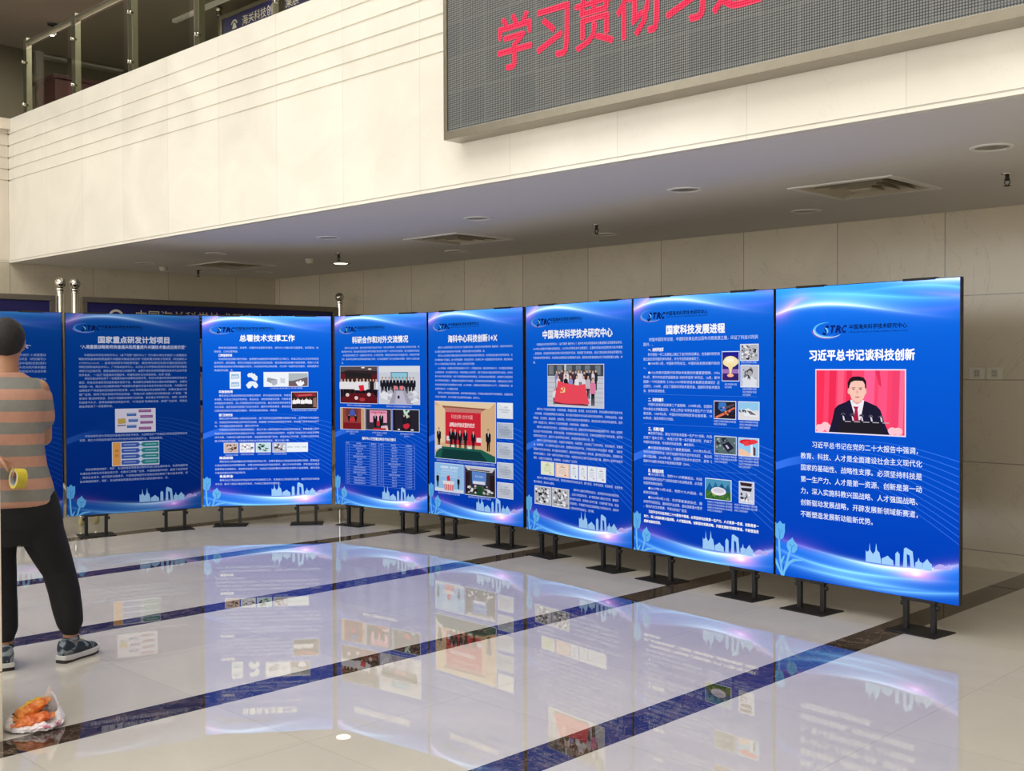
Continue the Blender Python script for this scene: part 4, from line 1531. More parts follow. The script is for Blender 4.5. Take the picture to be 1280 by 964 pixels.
K3 = [((.214, .296, .291, .38), p_pad, 'picture'), ((.475, .298, .814, .371), p_device, 'picture'), ((.688, .403, .887, .489), p_team, 'picture'),
      ((.165, .669, .269, .717), tiles(61, (206, 180, 170), [(60, 44, 44), (226, 200, 190), (96, 60, 56)]), 'picture'),
      ((.287, .67, .394, .716), tiles(62, (232, 232, 240), [(90, 80, 84), (250, 250, 255), (190, 180, 190)]), 'picture'),
      ((.411, .67, .52, .716), tiles(63, (200, 226, 232), [(90, 130, 110), (160, 210, 220), (50, 70, 70)]), 'picture'),
      ((.54, .671, .636, .717), tiles(64, (190, 186, 196), [(40, 38, 46), (236, 236, 244), (80, 76, 84)]), 'picture')] + \
     [((a, .671, a + .05, .716), lambda P: (P.r(0, 0, 1, 1, (236, 242, 250)), P.r(.1, .4, .9, .46, (150, 170, 190)), P.r(.1, .5, .9, .56, (170, 200, 180))), 'picture') for a in (.648, .703, .758)]


def p_tree(P):
    P.r(0, 0, 1, 1, (232, 226, 246))
    P.p([(.05, .42), (.24, .4), (.26, .62), (.06, .66)], (206, 176, 92), 4)
    P.p([(.04, .7), (.25, .68), (.25, .73), (.04, .75)], (120, 106, 130), 4)
    for x, y in ((.28, .18), (.32, .44), (.28, .7)):
        P.p([(x, y), (x + .24, y), (x + .24, y + .13), (x, y + .13)], (70, 112, 190), 4)
        P.r(x + .02, y + .02, x + .22, y + .05, (150, 180, 226), 4.4)
    for x, y in ((.58, .03), (.62, .28), (.62, .54), (.58, .8)):
        P.p([(x, y), (x + .32, y), (x + .32, y + .12), (x, y + .12)], (150, 90, 150), 4)
        P.r(x + .03, y + .04, x + .29, y + .06, (206, 160, 206), 4.4)


def p_chart(P):
    P.r(0, 0, 1, 1, (214, 224, 250))
    P.r(0, 0, .17, 1, (240, 170, 90), 3.6)
    P.t('总体', .05, .3, .07, (120, 70, 30), .08, 4)
    P.t('目标', .05, .5, .07, (120, 70, 30), .08, 4)
    for k in range(4):
        y = .02 + k * .25
        P.p([(.19, y), (.55, y), (.6, y + .1), (.55, y + .2), (.19, y + .2)], (70, 100, 190), 4)
        P.p([(.6, y + .1), (.66, y), (1, y), (1, y + .2), (.66, y + .2)], (50, 140, 150), 4)
        P.r(.24, y + .08, .5, y + .11, (180, 196, 236), 4.4)
        P.r(.7, y + .08, .95, y + .11, (170, 220, 220), 4.4)


def c2(s, sub='“入境重要战略物资快速通关和质量提升关键技术集成应用示范”'):
    logo(s)
    s.start('title')
    s.text('国家重点研发计划项目', .231, .114, .053, (226, 232, 255), bold=.035, width=.53, res=2, vfit=1.05)
    s.start('body_text')
    s.start('title')
    w = .785 if len(sub) > 25 else .6
    s.text(sub, .105 if w > .7 else .197, .157, .031, (222, 228, 255), bold=.02, width=w)
    s.start('body_text')
    c = (190, 205, 245)
    e, p = .0196, .0197
    def para(t, v, n, last=.6): return s.para(t, .094, .895, v - .006, e, p, c, lines_n=n, last=last)
    para('中国海关科学技术研究中心（以下简称“海科中心”）作为牵头单位承担的“入境重要战略物资快速通关和质量提升关键技术集成应用示范”为国家重点研发计划项目（项目编号2017YFF0211003）。该项目获得专项经费资助，联合参加单位包括中国检验检疫科学研究院和海关技术中心，广州海关技术中心、北京化工大学等单位科研人员共同开展关键技术研究与应用示范，围绕战略物资进口关键环节，以提升通关效率和质量检验技术为主线开展技术攻关，“一站式”快速通关关键技术，构建检测方法与标准体系，形成“快速检测”和质量评价技术集成示范应用，“智能通关”，实现通关监管技术突破。', .207, 6, .92)
    para('项目实施以来取得了一批重要的技术成果和应用示范，形成口岸通关检测标准体系和技术规范，研发出快速检测设备和通关信息平台，有效服务战略物资进口通关和质量提升，支撑口岸监管一线，建立大宗战略物资原产地溯源与质量评价技术体系并实现示范应用，为我国大宗战略性矿产资源通关检验提供科技支撑，2021年项目通过综合绩效评价，成果在重点口岸推广应用，取得了较好的经济和社会效益，“科技兴关”战略引领作用得到进一步发挥，“智慧海关”建设持续推进，形成多项国家标准和行业标准，发表高水平科研论文，培养一批青年科技骨干人才，获得省部级科技奖励多项，“示范应用”取得新成效，获得广泛好评。', .323, 8, .34)
    para('项目成果形成大宗商品快速通关检测技术体系，为战略性矿产资源进口检验监管提供技术支撑，建立大宗商品快速检测与评价技术体系和数据平台。', .608, 2, .8)
    para('项目成果围绕铁矿、铜矿、石油和煤炭等重要战略物资进口检验通关难点，形成快速检测与通关技术体系并开展应用示范，在重点口岸推广应用，大幅缩短通关时间，提高了检验效率，降低企业成本，服务国家战略需求。为保障战略物资安全稳定供应提供了有力技术支撑。', .773, 4, .85)


K2 = [((.356, .478, .649, .592), p_tree, 'picture'), ((.331, .644, .674, .76), p_chart, 'picture')]


def c1(s):
    c2(s, '“海关高风险商品检测关键技术研究”')


# floor lines of the panels, left to right
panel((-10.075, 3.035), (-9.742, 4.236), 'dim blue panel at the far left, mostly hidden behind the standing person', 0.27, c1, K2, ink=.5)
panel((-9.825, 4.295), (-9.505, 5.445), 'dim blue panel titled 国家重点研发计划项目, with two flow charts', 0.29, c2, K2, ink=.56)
panel((-9.572, 5.504), (-8.83, 6.467), 'bright blue panel titled 总署技术支撑工作, with a row of small pictures', 1.0, c3, K3)
panel((-8.825, 6.51), (-7.632, 6.655), 'blue panel titled 科研合作和对外交流情况, five photographs above a two-column table', 0.86, c4, K4)
panel((-7.625, 6.66), (-6.385, 6.61), 'blue panel titled 海科中心科技创新1+X, a red signing-ceremony photograph and five plaques', 0.84, c5, K5)
panel((-6.33, 6.585), (-5.07, 6.385), 'blue panel with a group photograph behind a red flag and six small certificates', 0.86, c6, K6)
panel((-5.06, 6.378), (-3.812, 6.238), 'blue panel titled 国家科技发展进程, four numbered sections of text with nine small pictures', 0.95, c7, K7)
panel((-3.805, 6.236), (-2.568, 6.11), 'nearest, rightmost blue panel with one large portrait of a suited man at microphones', 1.05, c8,
      [((.248, .284, .73, .49), p_speaker, 'picture', (236, 226, 246), .006)], crop=1.0)


# ---------------------------------------------------------------- LED ticker on the balcony front
def led_face():
    M = Mat('led_matrix_face', rough=0.5)
    x, y, z = M.coords()
    P = 0.0135
    fx, fz = (x / P).fract() - 0.5, (z / P).fract() - 0.5
    dot = (fx * fx + fz * fz).lt(0.13)
    mod = ((x / 0.216).fract() - 0.5).abs().gt(0.484).max(((z / 0.216).fract() - 0.5).abs().gt(0.49))
    tone = M.white((x / 0.216).floor() + 0.5, (z / 0.216).floor() + 0.5)
    base = M.mix(dot, lin((52, 54, 54)), M.mix(tone, lin((116, 120, 121)), lin((128, 130, 129))))
    M.set('Base Color', M.mix(mod * 0.2, base, lin((150, 150, 138))))
    return M.m


def led_red():
    M = Mat('led_lit_red', (0.02, 0, 0), 0.5)
    x, y, z = M.coords()
    P = 0.0135
    fx, fz = (x / P).fract() - 0.5, (z / P).fract() - 0.5
    dot = (fx * fx + fz * fz).lt(0.19)
    M.set('Emission Color', M.mix(dot, lin((190, 30, 56)), lin((255, 72, 104))))
    M.set('Emission Strength', 1.1)
    return M.m


LX0, LX1, LZ0, LZ1, LY = -5.335, 1.2, 2.948, 4.95, YF - 0.14
t = thing('led_sign', 'long grey LED matrix sign with red Chinese characters mounted on the balcony front', 'sign', (0, 0, 0))
m = MB()
F = 0.052
m.box((LX0, LY - 0.012, LZ0), (LX1, YF - 0.001, LZ0 + F)).box((LX0, LY - 0.012, LZ1 - F), (LX1, YF + .0, LZ1))
m.box((LX0, LY - 0.012, LZ0 + F), (LX0 + F * .6, YF - 0.001, LZ1 - F)).box((LX1 - F, LY - 0.012, LZ0 + F), (LX1, YF - 0.001, LZ1 - F))
m.build('frame', m_bronze, t, bevel=0.003)
MB().box((LX0 + F * .5, LY, LZ0 + F * .9), (LX1 - F * .9, YF - 0.002, LZ1 - F * .9)).build('matrix', led_face(), t)
m = MB()
for i, ch in enumerate('学习贯彻习近'):
    vs, fs = glyphs(ch, res=3)
    x0 = -4.868 + 0.3115 * i
    for ox, oy in ((-.02, 0), (.02, 0), (0, .02), (0, -.02)):
        m.add([(x0 + (x + ox) * 0.315, LY - 0.003, 3.318 + (y + oy) * 0.345) for x, y in vs], [tuple(reversed(f)) for f in fs])
m.build('red_characters', led_red(), t, fix=False)

# ---------------------------------------------------------------- glass balustrade of the upper floor
def glass():
    M = Mat('tinted_balustrade_glass')
    t = M.t
    t.nodes.remove(M.b)
    tr = t.nodes.new('ShaderNodeBsdfTransparent')
    tr.inputs[0].default_value = (0.86, 0.89, 0.83, 1)
    gl = t.nodes.new('ShaderNodeBsdfGlossy')
    gl.inputs['Roughness'].default_value = 0.02
    fr = t.nodes.new('ShaderNodeFresnel')
    mx = t.nodes.new('ShaderNodeMixShader')
    out = [n for n in t.nodes if n.type == 'OUTPUT_MATERIAL'][0]
    ge = t.nodes.new('ShaderNodeNewGeometry')                # reflect at the outer face only
    fac = E(t, fr.outputs[0]) * (1.0 - E(t, ge.outputs['Backfacing']))
    t.links.new(fac.s, mx.inputs[0])
    t.links.new(tr.outputs[0], mx.inputs[1])
    t.links.new(gl.outputs[0], mx.inputs[2])
    t.links.new(mx.outputs[0], out.inputs[0])
    return M.m


m_glass = glass()
m_post = simple('balustrade_post_steel', (158, 152, 136), 0.35, 0.9, 0.12, 18)


def balustrade(label, origin, rz, n, step, corner=True):
    """runs along local x, glass on the hall side of the posts"""
    t = thing('glass_balustrade', label, 'railing', origin, rz)
    H = 0.86
    for k in range(n):
        x = k * step
        p = MB().bevbox((x - 0.045, -0.03, 0), (x + 0.045, 0.03, H), 0.003).build('post', m_post, t)
        for z in (0.12, 0.58):
            MB().lathe([(0.016, 0), (0.018, 0.006), (0.018, 0.03), (0.012, 0.036)], (x + 0.07, -0.058, z), 14, (0, -1, 0)).box((x + 0.03, -0.055, z - 0.01), (x + 0.075, -0.028, z + 0.01)).build('glass_clip', m_chrome, p, smooth=True)
        if k < n - 1:
            MB().box((x + 0.055, -0.072, 0.03), (x + step - 0.055, -0.060, 0.70)).build('glass_pane', m_glass, t)
    MB().tube([(-0.03, 0.0, H - 0.05), ((n - 1) * step + 0.03, 0.0, H - 0.05)], 0.032, 16).build('handrail', m_post, t, smooth=True)
    return t


balustrade('glass and steel balustrade along the top of the long balcony front', (-12.43, YF + 0.12, ZB), 0, 16, 1.212)
balustrade('short glass balustrade at the extreme left, around the balcony corner', (XL - 0.16, 4.62 - 9 * 1.212, ZB), PI / 2, 10, 1.212)

# ---------------------------------------------------------------- exhibition boards on castored steel posts
m_navy = simple('navy_board', (24, 20, 84), 0.5, vary=0.08)
m_print = simple('white_print', (214, 206, 190), 0.6)
m_redprint = simple('red_print', (170, 40, 52), 0.6)
m_rubber = simple('caster_rubber', (196, 186, 130), 0.5)


def board(label, y0, y1, x, text, z0=0.0, rows=True, rz=PI / 2, origin=None, emblem=True):
    """face towards +x when rz is 90 degrees; local x runs from y0 to y1"""
    L = y1 - y0
    t = thing('exhibition_board', label, 'notice board', origin or (x, y0, z0), rz)
    zt, zb, F = 2.215, 0.75, 0.055
    x0, x1 = 0.06, L - 0.06
    m = MB()
    m.box((x0, -0.028, zt - F), (x1, 0.028, zt)).box((x0, -0.028, zb), (x1, 0.028, zb + F))
    m.box((x0, -0.028, zb + F), (x0 + F, 0.028, zt - F)).box((x1 - F, -0.028, zb + F), (x1, 0.028, zt - F))
    m.build('frame', m_alu, t, bevel=0.004)
    b = MB().box((x0 + F * .9, -0.012, zb + F * .9), (x1 - F * .9, 0.012, zt - F * .9)).build('board', m_navy, t)
    m = MB()
    vs, fs = glyphs(text)
    w = max(p[0] for p in vs)
    k = min(0.15, (L - 0.95) / w)
    m.add([(0.62 + px * k, -0.0135, zt - 0.235 + py * k) for px, py in vs], [tuple(reversed(f)) for f in fs])
    m.build('lettering', m_print, b, fix=False)
    if emblem:
        m = MB()
        for i in range(7):
            a0, a1 = math.radians(20 + 20 * i), math.radians(40 + 20 * i)
            m.add([(0.42 + r * math.cos(a), -0.0135, zt - 0.2 + r * math.sin(a)) for r, a in ((0.085, a0), (0.085, a1), (0.062, a1), (0.062, a0))], [(0, 1, 2, 3)])
        m.add([(0.36, -0.0135, zt - 0.24), (0.48, -0.0135, zt - 0.24), (0.44, -0.0135, zt - 0.16), (0.40, -0.0135, zt - 0.16)], [(0, 1, 2, 3)])
        m.build('emblem', m_print, b, fix=False)
    if rows:                                               # sheets pinned to the board
        s, r = MB(), MB()
        n = int((L - 0.3) / 0.32)
        for i in range(n):
            xx = 0.16 + i * (L - 0.32) / n
            for j in range(3):
                z = zt - 0.40 - j * 0.36
                s.box((xx, -0.0145, z - 0.3), (xx + 0.26, -0.012, z))
                r.box((xx + 0.02, -0.0155, z - 0.05), (xx + 0.24, -0.0145, z - 0.02))
        s.build('sheets', simple('pinned_paper', (186, 184, 196), 0.7), b)
        r.build('sheet_headings', m_redprint, b)
    for px in (0.0, L):
        p = MB().lathe([(0.034, 0.2), (0.034, 2.24), (0.04, 2.245), (0.04, 2.26), (0.022, 2.27), (0.018, 2.29)], (px, 0, 0), 20).build('post', m_chrome, t, smooth=True)
        MB().ball((px, 0, 2.338), 0.054, 20, 14).build('ball_finial', m_chrome, p, smooth=True)
        MB().lathe([(0.046, 2.272), (0.046, 2.285)], (px, 0, 0), 20).build('collar', m_chrome, p, smooth=True)
        for s in (-1, 1):
            pts = [(px, s * 0.03, 0.36), (px, s * 0.14, 0.30), (px, s * 0.24, 0.20), (px, s * 0.33, 0.13), (px, s * 0.42, 0.125)]
            MB().tube(pts, [0.022, 0.022, 0.022, 0.021, 0.02], 12).build('scroll_foot', m_chrome, p, smooth=True)
            MB().lathe([(0.016, -0.02), (0.032, -0.02), (0.04, -0.01), (0.04, 0.01), (0.032, 0.02), (0.016, 0.02)], (px, s * 0.42, 0.04), 18, (1, 0, 0)).build('caster', m_rubber, p, smooth=True)
            MB().lathe([(0.02, 0.06), (0.024, 0.085), (0.02, 0.13)], (px, s * 0.42, 0), 14).build('caster_fork', m_chrome, p, smooth=True)
    return t


board('navy exhibition board in a grey frame behind the two leftmost lit panels, steel ball posts', 4.875, 8.105, -10.9, '中国海关科学技术研究中心党建工作')
board('navy exhibition board at the far left behind the person, ball-topped right post', 1.55, 4.73, -10.9, '海关科技成果展示', emblem=False)
tu = dict(z0=ZB, rows=False, rz=0)
board('navy exhibition board upstairs behind the glass balustrade, left one', 0, 2.6, 0, '海关科技创新成果展', origin=(-14.15, 8.45, ZB - 0.02), rz=0, rows=False)
board('navy exhibition board upstairs behind the glass balustrade, right one', 0, 2.6, 0, '科技兴关人才强关', origin=(-11.30, 8.45, ZB - 0.02), rz=0, rows=False, emblem=False)

# maroon counter upstairs
t = thing('reception_counter', 'dark maroon counter upstairs behind the balustrade at the left', 'counter', (-16.0, 7.25, ZB - 0.04), 0)
m_maroon = simple('maroon_lacquer', (84, 46, 50), 0.35)
MB().bevbox((-0.35, -0.5, 0), (0.35, 0.5, 1.36), 0.01).build('body', m_maroon, t)
MB().bevbox((-0.4, -0.55, 1.36), (0.4, 0.55, 1.41), 0.008).build('top', simple('dark_counter_top', (70, 40, 44), 0.3), t)

# small spotlight on the upstairs ceiling
t = thing('spotlight', 'small chrome spotlight on the dark upstairs ceiling above the balcony corner', 'ceiling light', (-16.67, 7.16, UC), 0)
MB().lathe([(0.075, 0.0), (0.075, -0.012), (0.07, -0.02)], n=24).build('base', m_black, t, smooth=True)
MB().tube([(0, 0, -0.015), (0.02, 0, -0.07)], 0.014, 10).build('stem', m_black, t, smooth=True)
MB().lathe([(0.03, -0.09), (0.05, -0.07), (0.056, 0.0), (0.06, 0.06), (0.05, 0.055), (0.03, 0.0)], (0.05, -0.02, -0.12), 24, (0.75, -0.5, -0.45)).build('lamp_head', m_chrome, t, smooth=True)


# ---------------------------------------------------------------- the standing person
OX, OY = -5.815, 2.243
AX, AY = Vector((0.38, 0.925, 0)), Vector((-0.925, 0.38, 0))   # to the person's right, and ahead
ROT = math.atan2(AX.y, AX.x)
m_skin = simple('skin', (166, 120, 92), 0.5, vary=0.05, scale=14)
m_hair = simple('short_black_hair', (22, 20, 20), 0.75, vary=0.3, scale=60)
m_trouser = simple('black_jersey', (11, 11, 15), 0.85, vary=0.2, scale=20)


def stripes():
    M = Mat('striped_knit', rough=0.9)
    x, y, z = M.coords()
    n = M.noise(40, 3)
    k = (((z - 1.468 + x * 0.02) / 0.1125).fract()).lt(0.48)
    a = M.mix(n, lin((178, 132, 112)), lin((190, 144, 124)))
    b = M.mix(n, lin((122, 121, 116)), lin((134, 133, 127)))
    M.set('Base Color', M.mix(k, b, a))
    M.bump(M.noise(9, 4), 0.5, 0.02)
    return M.m


def remeshed(mb, name, mat, parent, voxel, smooth=4, factor=0.5):
    o = mb.build(name, mat, parent)
    md = o.modifiers.new('r', 'REMESH')
    md.mode = 'VOXEL'
    md.voxel_size = voxel
    md2 = o.modifiers.new('s', 'SMOOTH')
    md2.iterations = smooth
    md2.factor = factor
    evaluated(o)
    for p in o.data.polygons:
        p.use_smooth = True
    if not o.data.materials:
        o.data.materials.append(mat)
    return o


def limb(mb, pts, n=16):
    """round limb along joints (x, y, z, r)"""
    mb.tube([p[:3] for p in pts], [p[3] for p in pts], n)
    for p in pts:
        mb.ball(p[:3], p[3] * 0.985, 14, 10)


def hand(mb, wrist, d, n, curl, thumb_side, scale=1.0):
    """palm, four bent fingers and a thumb; d points along the fingers, n is the side the palm faces"""
    w, d = Vector(wrist), Vector(d).normalized()
    n = Vector(n)
    n = (n - d * n.dot(d)).normalized()
    s = d.cross(n).normalized() * thumb_side                # towards the thumb
    k = scale
    rings = []
    for t, a, b in ((-0.01, .024, .018), (0.02, .032, .016), (0.05, .040, .015), (0.08, .042, .013), (0.092, .038, .011)):
        rings.append((w + d * t * k, a * k, b * k, s, n))
    mb.loft(rings, 20)
    for i, (off, L) in enumerate(((.030, .072), (.010, .080), (-.010, .075), (-.029, .058))):
        p = w + d * 0.082 * k + s * off * k
        ang = 0.12
        pts = [(*p, .0092 * k)]
        for j, (f, da) in enumerate(((.46, curl[0]), (.30, curl[1]), (.24, curl[2]))):
            ang += da
            p = p + (d * math.cos(ang) + n * math.sin(ang)) * (L * f * k)
            pts.append((*p, (.0088 - .0007 * j) * k))
        limb(mb, pts, 10)
    p = w + d * 0.022 * k + s * .03 * k
    pts = [(*p, .0125 * k)]
    for q, r in ((s * .024 + d * .026 + n * .012, .0115), (s * .010 + d * .028 + n * .018, .0102), (d * .022 + n * .016 - s * .002, .0088)):
        p = p + q * k
        pts.append((*p, r * k))
    limb(mb, pts, 10)


person = thing('person', 'person seen from behind in a grey and salmon striped T-shirt, hand behind back', 'person', (OX, OY, 0), ROT)

b = MB()
# head and neck
hx = 0.0
for rings in ([((hx, -.012, 1.44), .075, .062), ((hx, -.008, 1.50), .060, .060), ((hx, -.002, 1.545), .058, .062), ((hx, .006, 1.59), .06, .068)],
              [((hx, .040, 1.528), .022, .030), ((hx, .026, 1.540), .046, .062), ((hx, .016, 1.570), .062, .082), ((hx, .010, 1.61), .074, .094), ((hx, .004, 1.655), .080, .099), ((hx, -.001, 1.69), .080, .097), ((hx, -.004, 1.725), .070, .084), ((hx, -.004, 1.748), .05, .06), ((hx, -.004, 1.758), .022, .028)]):
    b.loft(rings, 28)
b.loft([((hx, .098, 1.668), .007, .008), ((hx, .106, 1.645), .010, .012), ((hx, .113, 1.622), .016, .014), ((hx, .104, 1.610), .012, .010)], 12)   # nose
b.ball((hx, .094, 1.580), (.024, .010, .006)).ball((hx, .092, 1.569), (.020, .011, .007)).ball((hx, .082, 1.540), (.024, .016, .016))
for s in (-1, 1):
    b.ball((hx + s * .079, .008, 1.630), (.010, .020, .032)).ball((hx + s * .082, .004, 1.638), (.009, .014, .02))
    b.ball((hx + s * .034, .086, 1.665), (.024, .012, .007))
# trunk
b.loft([((.045, 0, .80), .150, .105), ((.035, 0, .90), .175, .115), ((.02, 0, .99), .160, .105), ((.005, 0, 1.10), .150, .10), ((0, 0, 1.22), .165, .11), ((0, 0, 1.33), .175, .115), ((0, -.005, 1.41), .165, .095), ((0, -.008, 1.455), .11, .07), ((0, -.008, 1.48), .06, .056)], 28, 2.3)
# legs
limb(b, [(.135, 0, .84, .10), (.185, .02, .66, .085), (.235, .05, .48, .058), (.262, .035, .32, .054), (.285, .0, .16, .036), (.290, -.004, .08, .036)])
limb(b, [(-.045, 0, .84, .10), (-.055, .015, .66, .085), (-.045, .03, .48, .058), (-.032, .0, .32, .054), (-.020, -.03, .16, .036), (-.018, -.034, .08, .036)])
for (fx, fy), (dx, dy) in (((.290, -.004), (.68, .73)), ((-.018, -.034), (-.12, .99))):
    limb(b, [(fx - dx * .05, fy - dy * .05, .05, .03), (fx + dx * .05, fy + dy * .05, .055, .034), (fx + dx * .13, fy + dy * .13, .04, .026)])
# arms: the right one goes round to the front, the left one behind the back
limb(b, [(.150, 0, 1.405, .052), (.165, .04, 1.28, .047), (.172, .09, 1.15, .040), (.13, .18, 1.11, .036), (.04, .235, 1.10, .027)])
limb(b, [(-.150, 0, 1.405, .052), (-.19, -.05, 1.28, .047), (-.22, -.10, 1.145, .041), (-.15, -.155, 1.115, .036), (-.062, -.185, 1.085, .027)])
hand(b, (.035, .237, 1.10), (-1, .05, -.05), (0, -.9, -.2), (.5, .6, .5), 1)
hand(b, (-.058, -.187, 1.083), (.86, -.08, -.46), (-.30, -.25, -.92), (.35, .55, .5), -1)
body = remeshed(b, 'body', m_skin, person, 0.0062, 3)

for s in (-1, 1):
    MB().ball((hx + s * .032, .091, 1.648), (.013, .008, .007)).build('eye', simple('eye_white', (226, 222, 216), 0.2), person, smooth=True)
# hair: cropped cap, nape low at the back, open at the face
bm = bmesh.new()
bmesh.ops.create_uvsphere(bm, u_segments=64, v_segments=48, radius=1)
for v in bm.verts:
    c = v.co.copy()
    r = Vector((.0905, .1075, .1075))
    k = 1 + 0.018 * noise.noise(c * 9) + 0.008 * noise.noise(c * 26)
    nar = 1.0 - .14 * max(0, -c.z)
    v.co = Vector((hx + c.x * r.x * k * nar, -.006 + c.y * r.y * k, 1.663 + c.z * r.z * k))
drop = []
for f in bm.faces:
    c = f.calc_center_median()
    ang = (c.y + .006) / math.hypot(c.x - hx, c.y + .006 + 1e-6)
    lim = 1.572 if ang < -.35 else (1.572 + (ang + .35) / .75 * .075 if ang < .4 else 1.647 + (ang - .4) / .6 * .066)
    if c.z < lim:
        drop.append(f)
bmesh.ops.delete(bm, geom=drop, context='FACES')
o = MB().bm(bm).build('hair', m_hair, person, smooth=False)
for p in o.data.polygons:
    p.use_smooth = True
md = o.modifiers.new('thick', 'SOLIDIFY')
md.thickness = 0.02
md.offset = -1

# T-shirt
c = MB()
c.loft([((.028, 0, .812), .205, .138), ((.026, 0, .84), .206, .140), ((.018, 0, .93), .193, .132), ((.008, -.002, 1.02), .178, .124), ((.002, -.004, 1.12), .172, .120), ((0, -.004, 1.22), .178, .126), ((0, -.004, 1.32), .186, .128), ((0, -.006, 1.39), .182, .112), ((0, -.008, 1.44), .150, .088), ((0, -.008, 1.47), .105, .074), ((0, -.010, 1.492), .076, .070)], 32, 2.35)
limb(c, [(.125, 0, 1.40, .066), (.150, .012, 1.36, .068), (.160, .03, 1.29, .066), (.163, .045, 1.255, .066)])
limb(c, [(-.125, 0, 1.40, .066), (-.155, -.015, 1.36, .068), (-.182, -.045, 1.29, .066), (-.192, -.06, 1.255, .066)])
remeshed(c, 't_shirt', stripes(), person, 0.010, 5)

# joggers
c = MB()
c.loft([((.040, 0, .62), .10, .10), ((.045, 0, .70), .185, .130), ((.048, 0, .78), .204, .135), ((.045, 0, .86), .190, .122), ((.035, 0, .90), .18, .116)], 28, 2.4)
limb(c, [(.140, 0, .76, .118), (.158, .012, .66, .110), (.198, .032, .56, .098), (.236, .045, .46, .082), (.260, .04, .36, .080), (.276, .02, .26, .075), (.286, .006, .20, .068), (.290, .0, .165, .048)])
limb(c, [(-.045, 0, .76, .118), (-.058, .01, .66, .104), (-.058, .022, .56, .096), (-.048, .026, .46, .088), (-.040, .01, .36, .080), (-.031, -.01, .26, .074), (-.024, -.022, .20, .068), (-.02, -.03, .165, .050)])
for x, y in ((.290, .0), (-.02, -.03)):
    c.lathe([(.046, .138), (.047, .15), (.046, .165)], (x, y, 0), 20)
remeshed(c, 'joggers', m_trouser, person, 0.010, 4)

# trainers
m_upper = Mat('trainer_mesh', rough=0.7)
_x, _y, _z = m_upper.coords()
_p = m_upper.noise(16, 3, dist=1.0)
m_upper.set('Base Color', m_upper.mix(((_p - .49) * 14).clamp(), lin((34, 46, 60)), lin((132, 142, 148))))
m_sole = simple('trainer_sole', (206, 206, 204), 0.6)
m_tread = simple('trainer_tread', (52, 46, 46), 0.8)
for (fx, fy), (dx, dy) in (((.290, -.004), (.68, .73)), ((-.018, -.034), (-.12, .99))):
    D, N = Vector((dx, dy, 0)).normalized(), Vector((dy, -dx, 0)).normalized()
    P = Vector((fx, fy, 0))
    outline = [(-.082, .026), (-.074, .036), (-.03, .039), (.03, .038), (.09, .047), (.13, .049), (.165, .042), (.188, .024), (.194, 0)]
    full = [(a, w_) for a, w_ in outline] + [(a, -w_) for a, w_ in reversed(outline[:-1])]
    sh = MB()
    Z = Vector((0, 0, 1))
    rings = [(P + D * a + Z * zc, w_, h, N, Z) for a, zc, w_, h in ((-.078, .062, .020, .030), (-.066, .070, .031, .046), (-.03, .072, .036, .050), (.015, .068, .037, .047), (.06, .058, .040, .038), (.11, .048, .043, .028), (.155, .042, .038, .020), (.182, .036, .022, .010))]
    shoe = sh.loft(rings, 20, 2.3).build('shoe', m_upper.m, person, smooth=True)
    MB().prism(full, 0.010, 0.034, lambda a, w_, d: P + D * a + N * w_ + Z * (d + (.012 * max(0, (a - .10) / .09) ** 2) + (.006 if a < -.06 else 0))).build('sole', m_sole, shoe, bevel=0.004)
    MB().prism(full, 0.0, 0.012, lambda a, w_, d: P + D * a * .97 + N * w_ * .95 + Z * (d + (.012 * max(0, (a - .10) / .09) ** 2))).build('tread', m_tread, shoe)
    lc = MB()
    for k in range(4):
        a = .03 + k * .024
        z = .112 - k * .011
        lc.tube([P + D * a + N * .024 + Z * (z - .006), P + D * (a + .006) + Z * z, P + D * (a + .004) - N * .024 + Z * (z - .006)], .0035, 8)
    lc.tube([P + D * .02 + Z * .112, P + D * .035 + N * .02 + Z * .128, P + D * .05 + N * .03 + Z * .112], .003, 8)
    lc.build('laces', m_plastic, shoe, smooth=True)
    MB().lathe([(.040, .100), (.043, .112), (.041, .122), (.036, .122), (.034, .108)], (fx, fy, 0), 20).build('ankle_collar', m_upper.m, shoe, smooth=True)

# roll of yellow tape held behind the back
tc = Vector((.052, -.228, .972))
ax = Vector((.89, .42, -.10)).normalized()
tw = person.matrix_basis @ tc
t = thing('tape_roll', 'roll of yellow packing tape held behind the person\'s back', 'tape', tw, ROT)
MB().lathe([(.038, -.024), (.050, -.024), (.050, .024), (.038, .024), (.038, -.024)], n=40, axis=ax, cap=False).build('tape', simple('yellow_tape', (202, 182, 58), 0.3), t, smooth=True)
MB().lathe([(.0345, -.0245), (.0385, -.0245), (.0385, .0245), (.0345, .0245), (.0345, -.0245)], n=40, axis=ax, cap=False).build('core', simple('cardboard_core', (176, 176, 178), 0.7), t, smooth=True)

# ---------------------------------------------------------------- crumpled bag and snack packets beside the pier
def bag_film():
    M = Mat('thin_printed_plastic', rough=0.35)
    x, y, z = M.coords()
    n = M.noise(26, 4, dist=1.0)
    big = M.noise(9, 2)
    p = ((n - .56) * 12).clamp() * ((big - .42) * 6).clamp()
    M.set('Base Color', M.mix(p, lin((240, 236, 238)), lin((214, 120, 150))))
    M.bump(M.noise(22, 4, dist=.6), .8, .012)
    return M.m


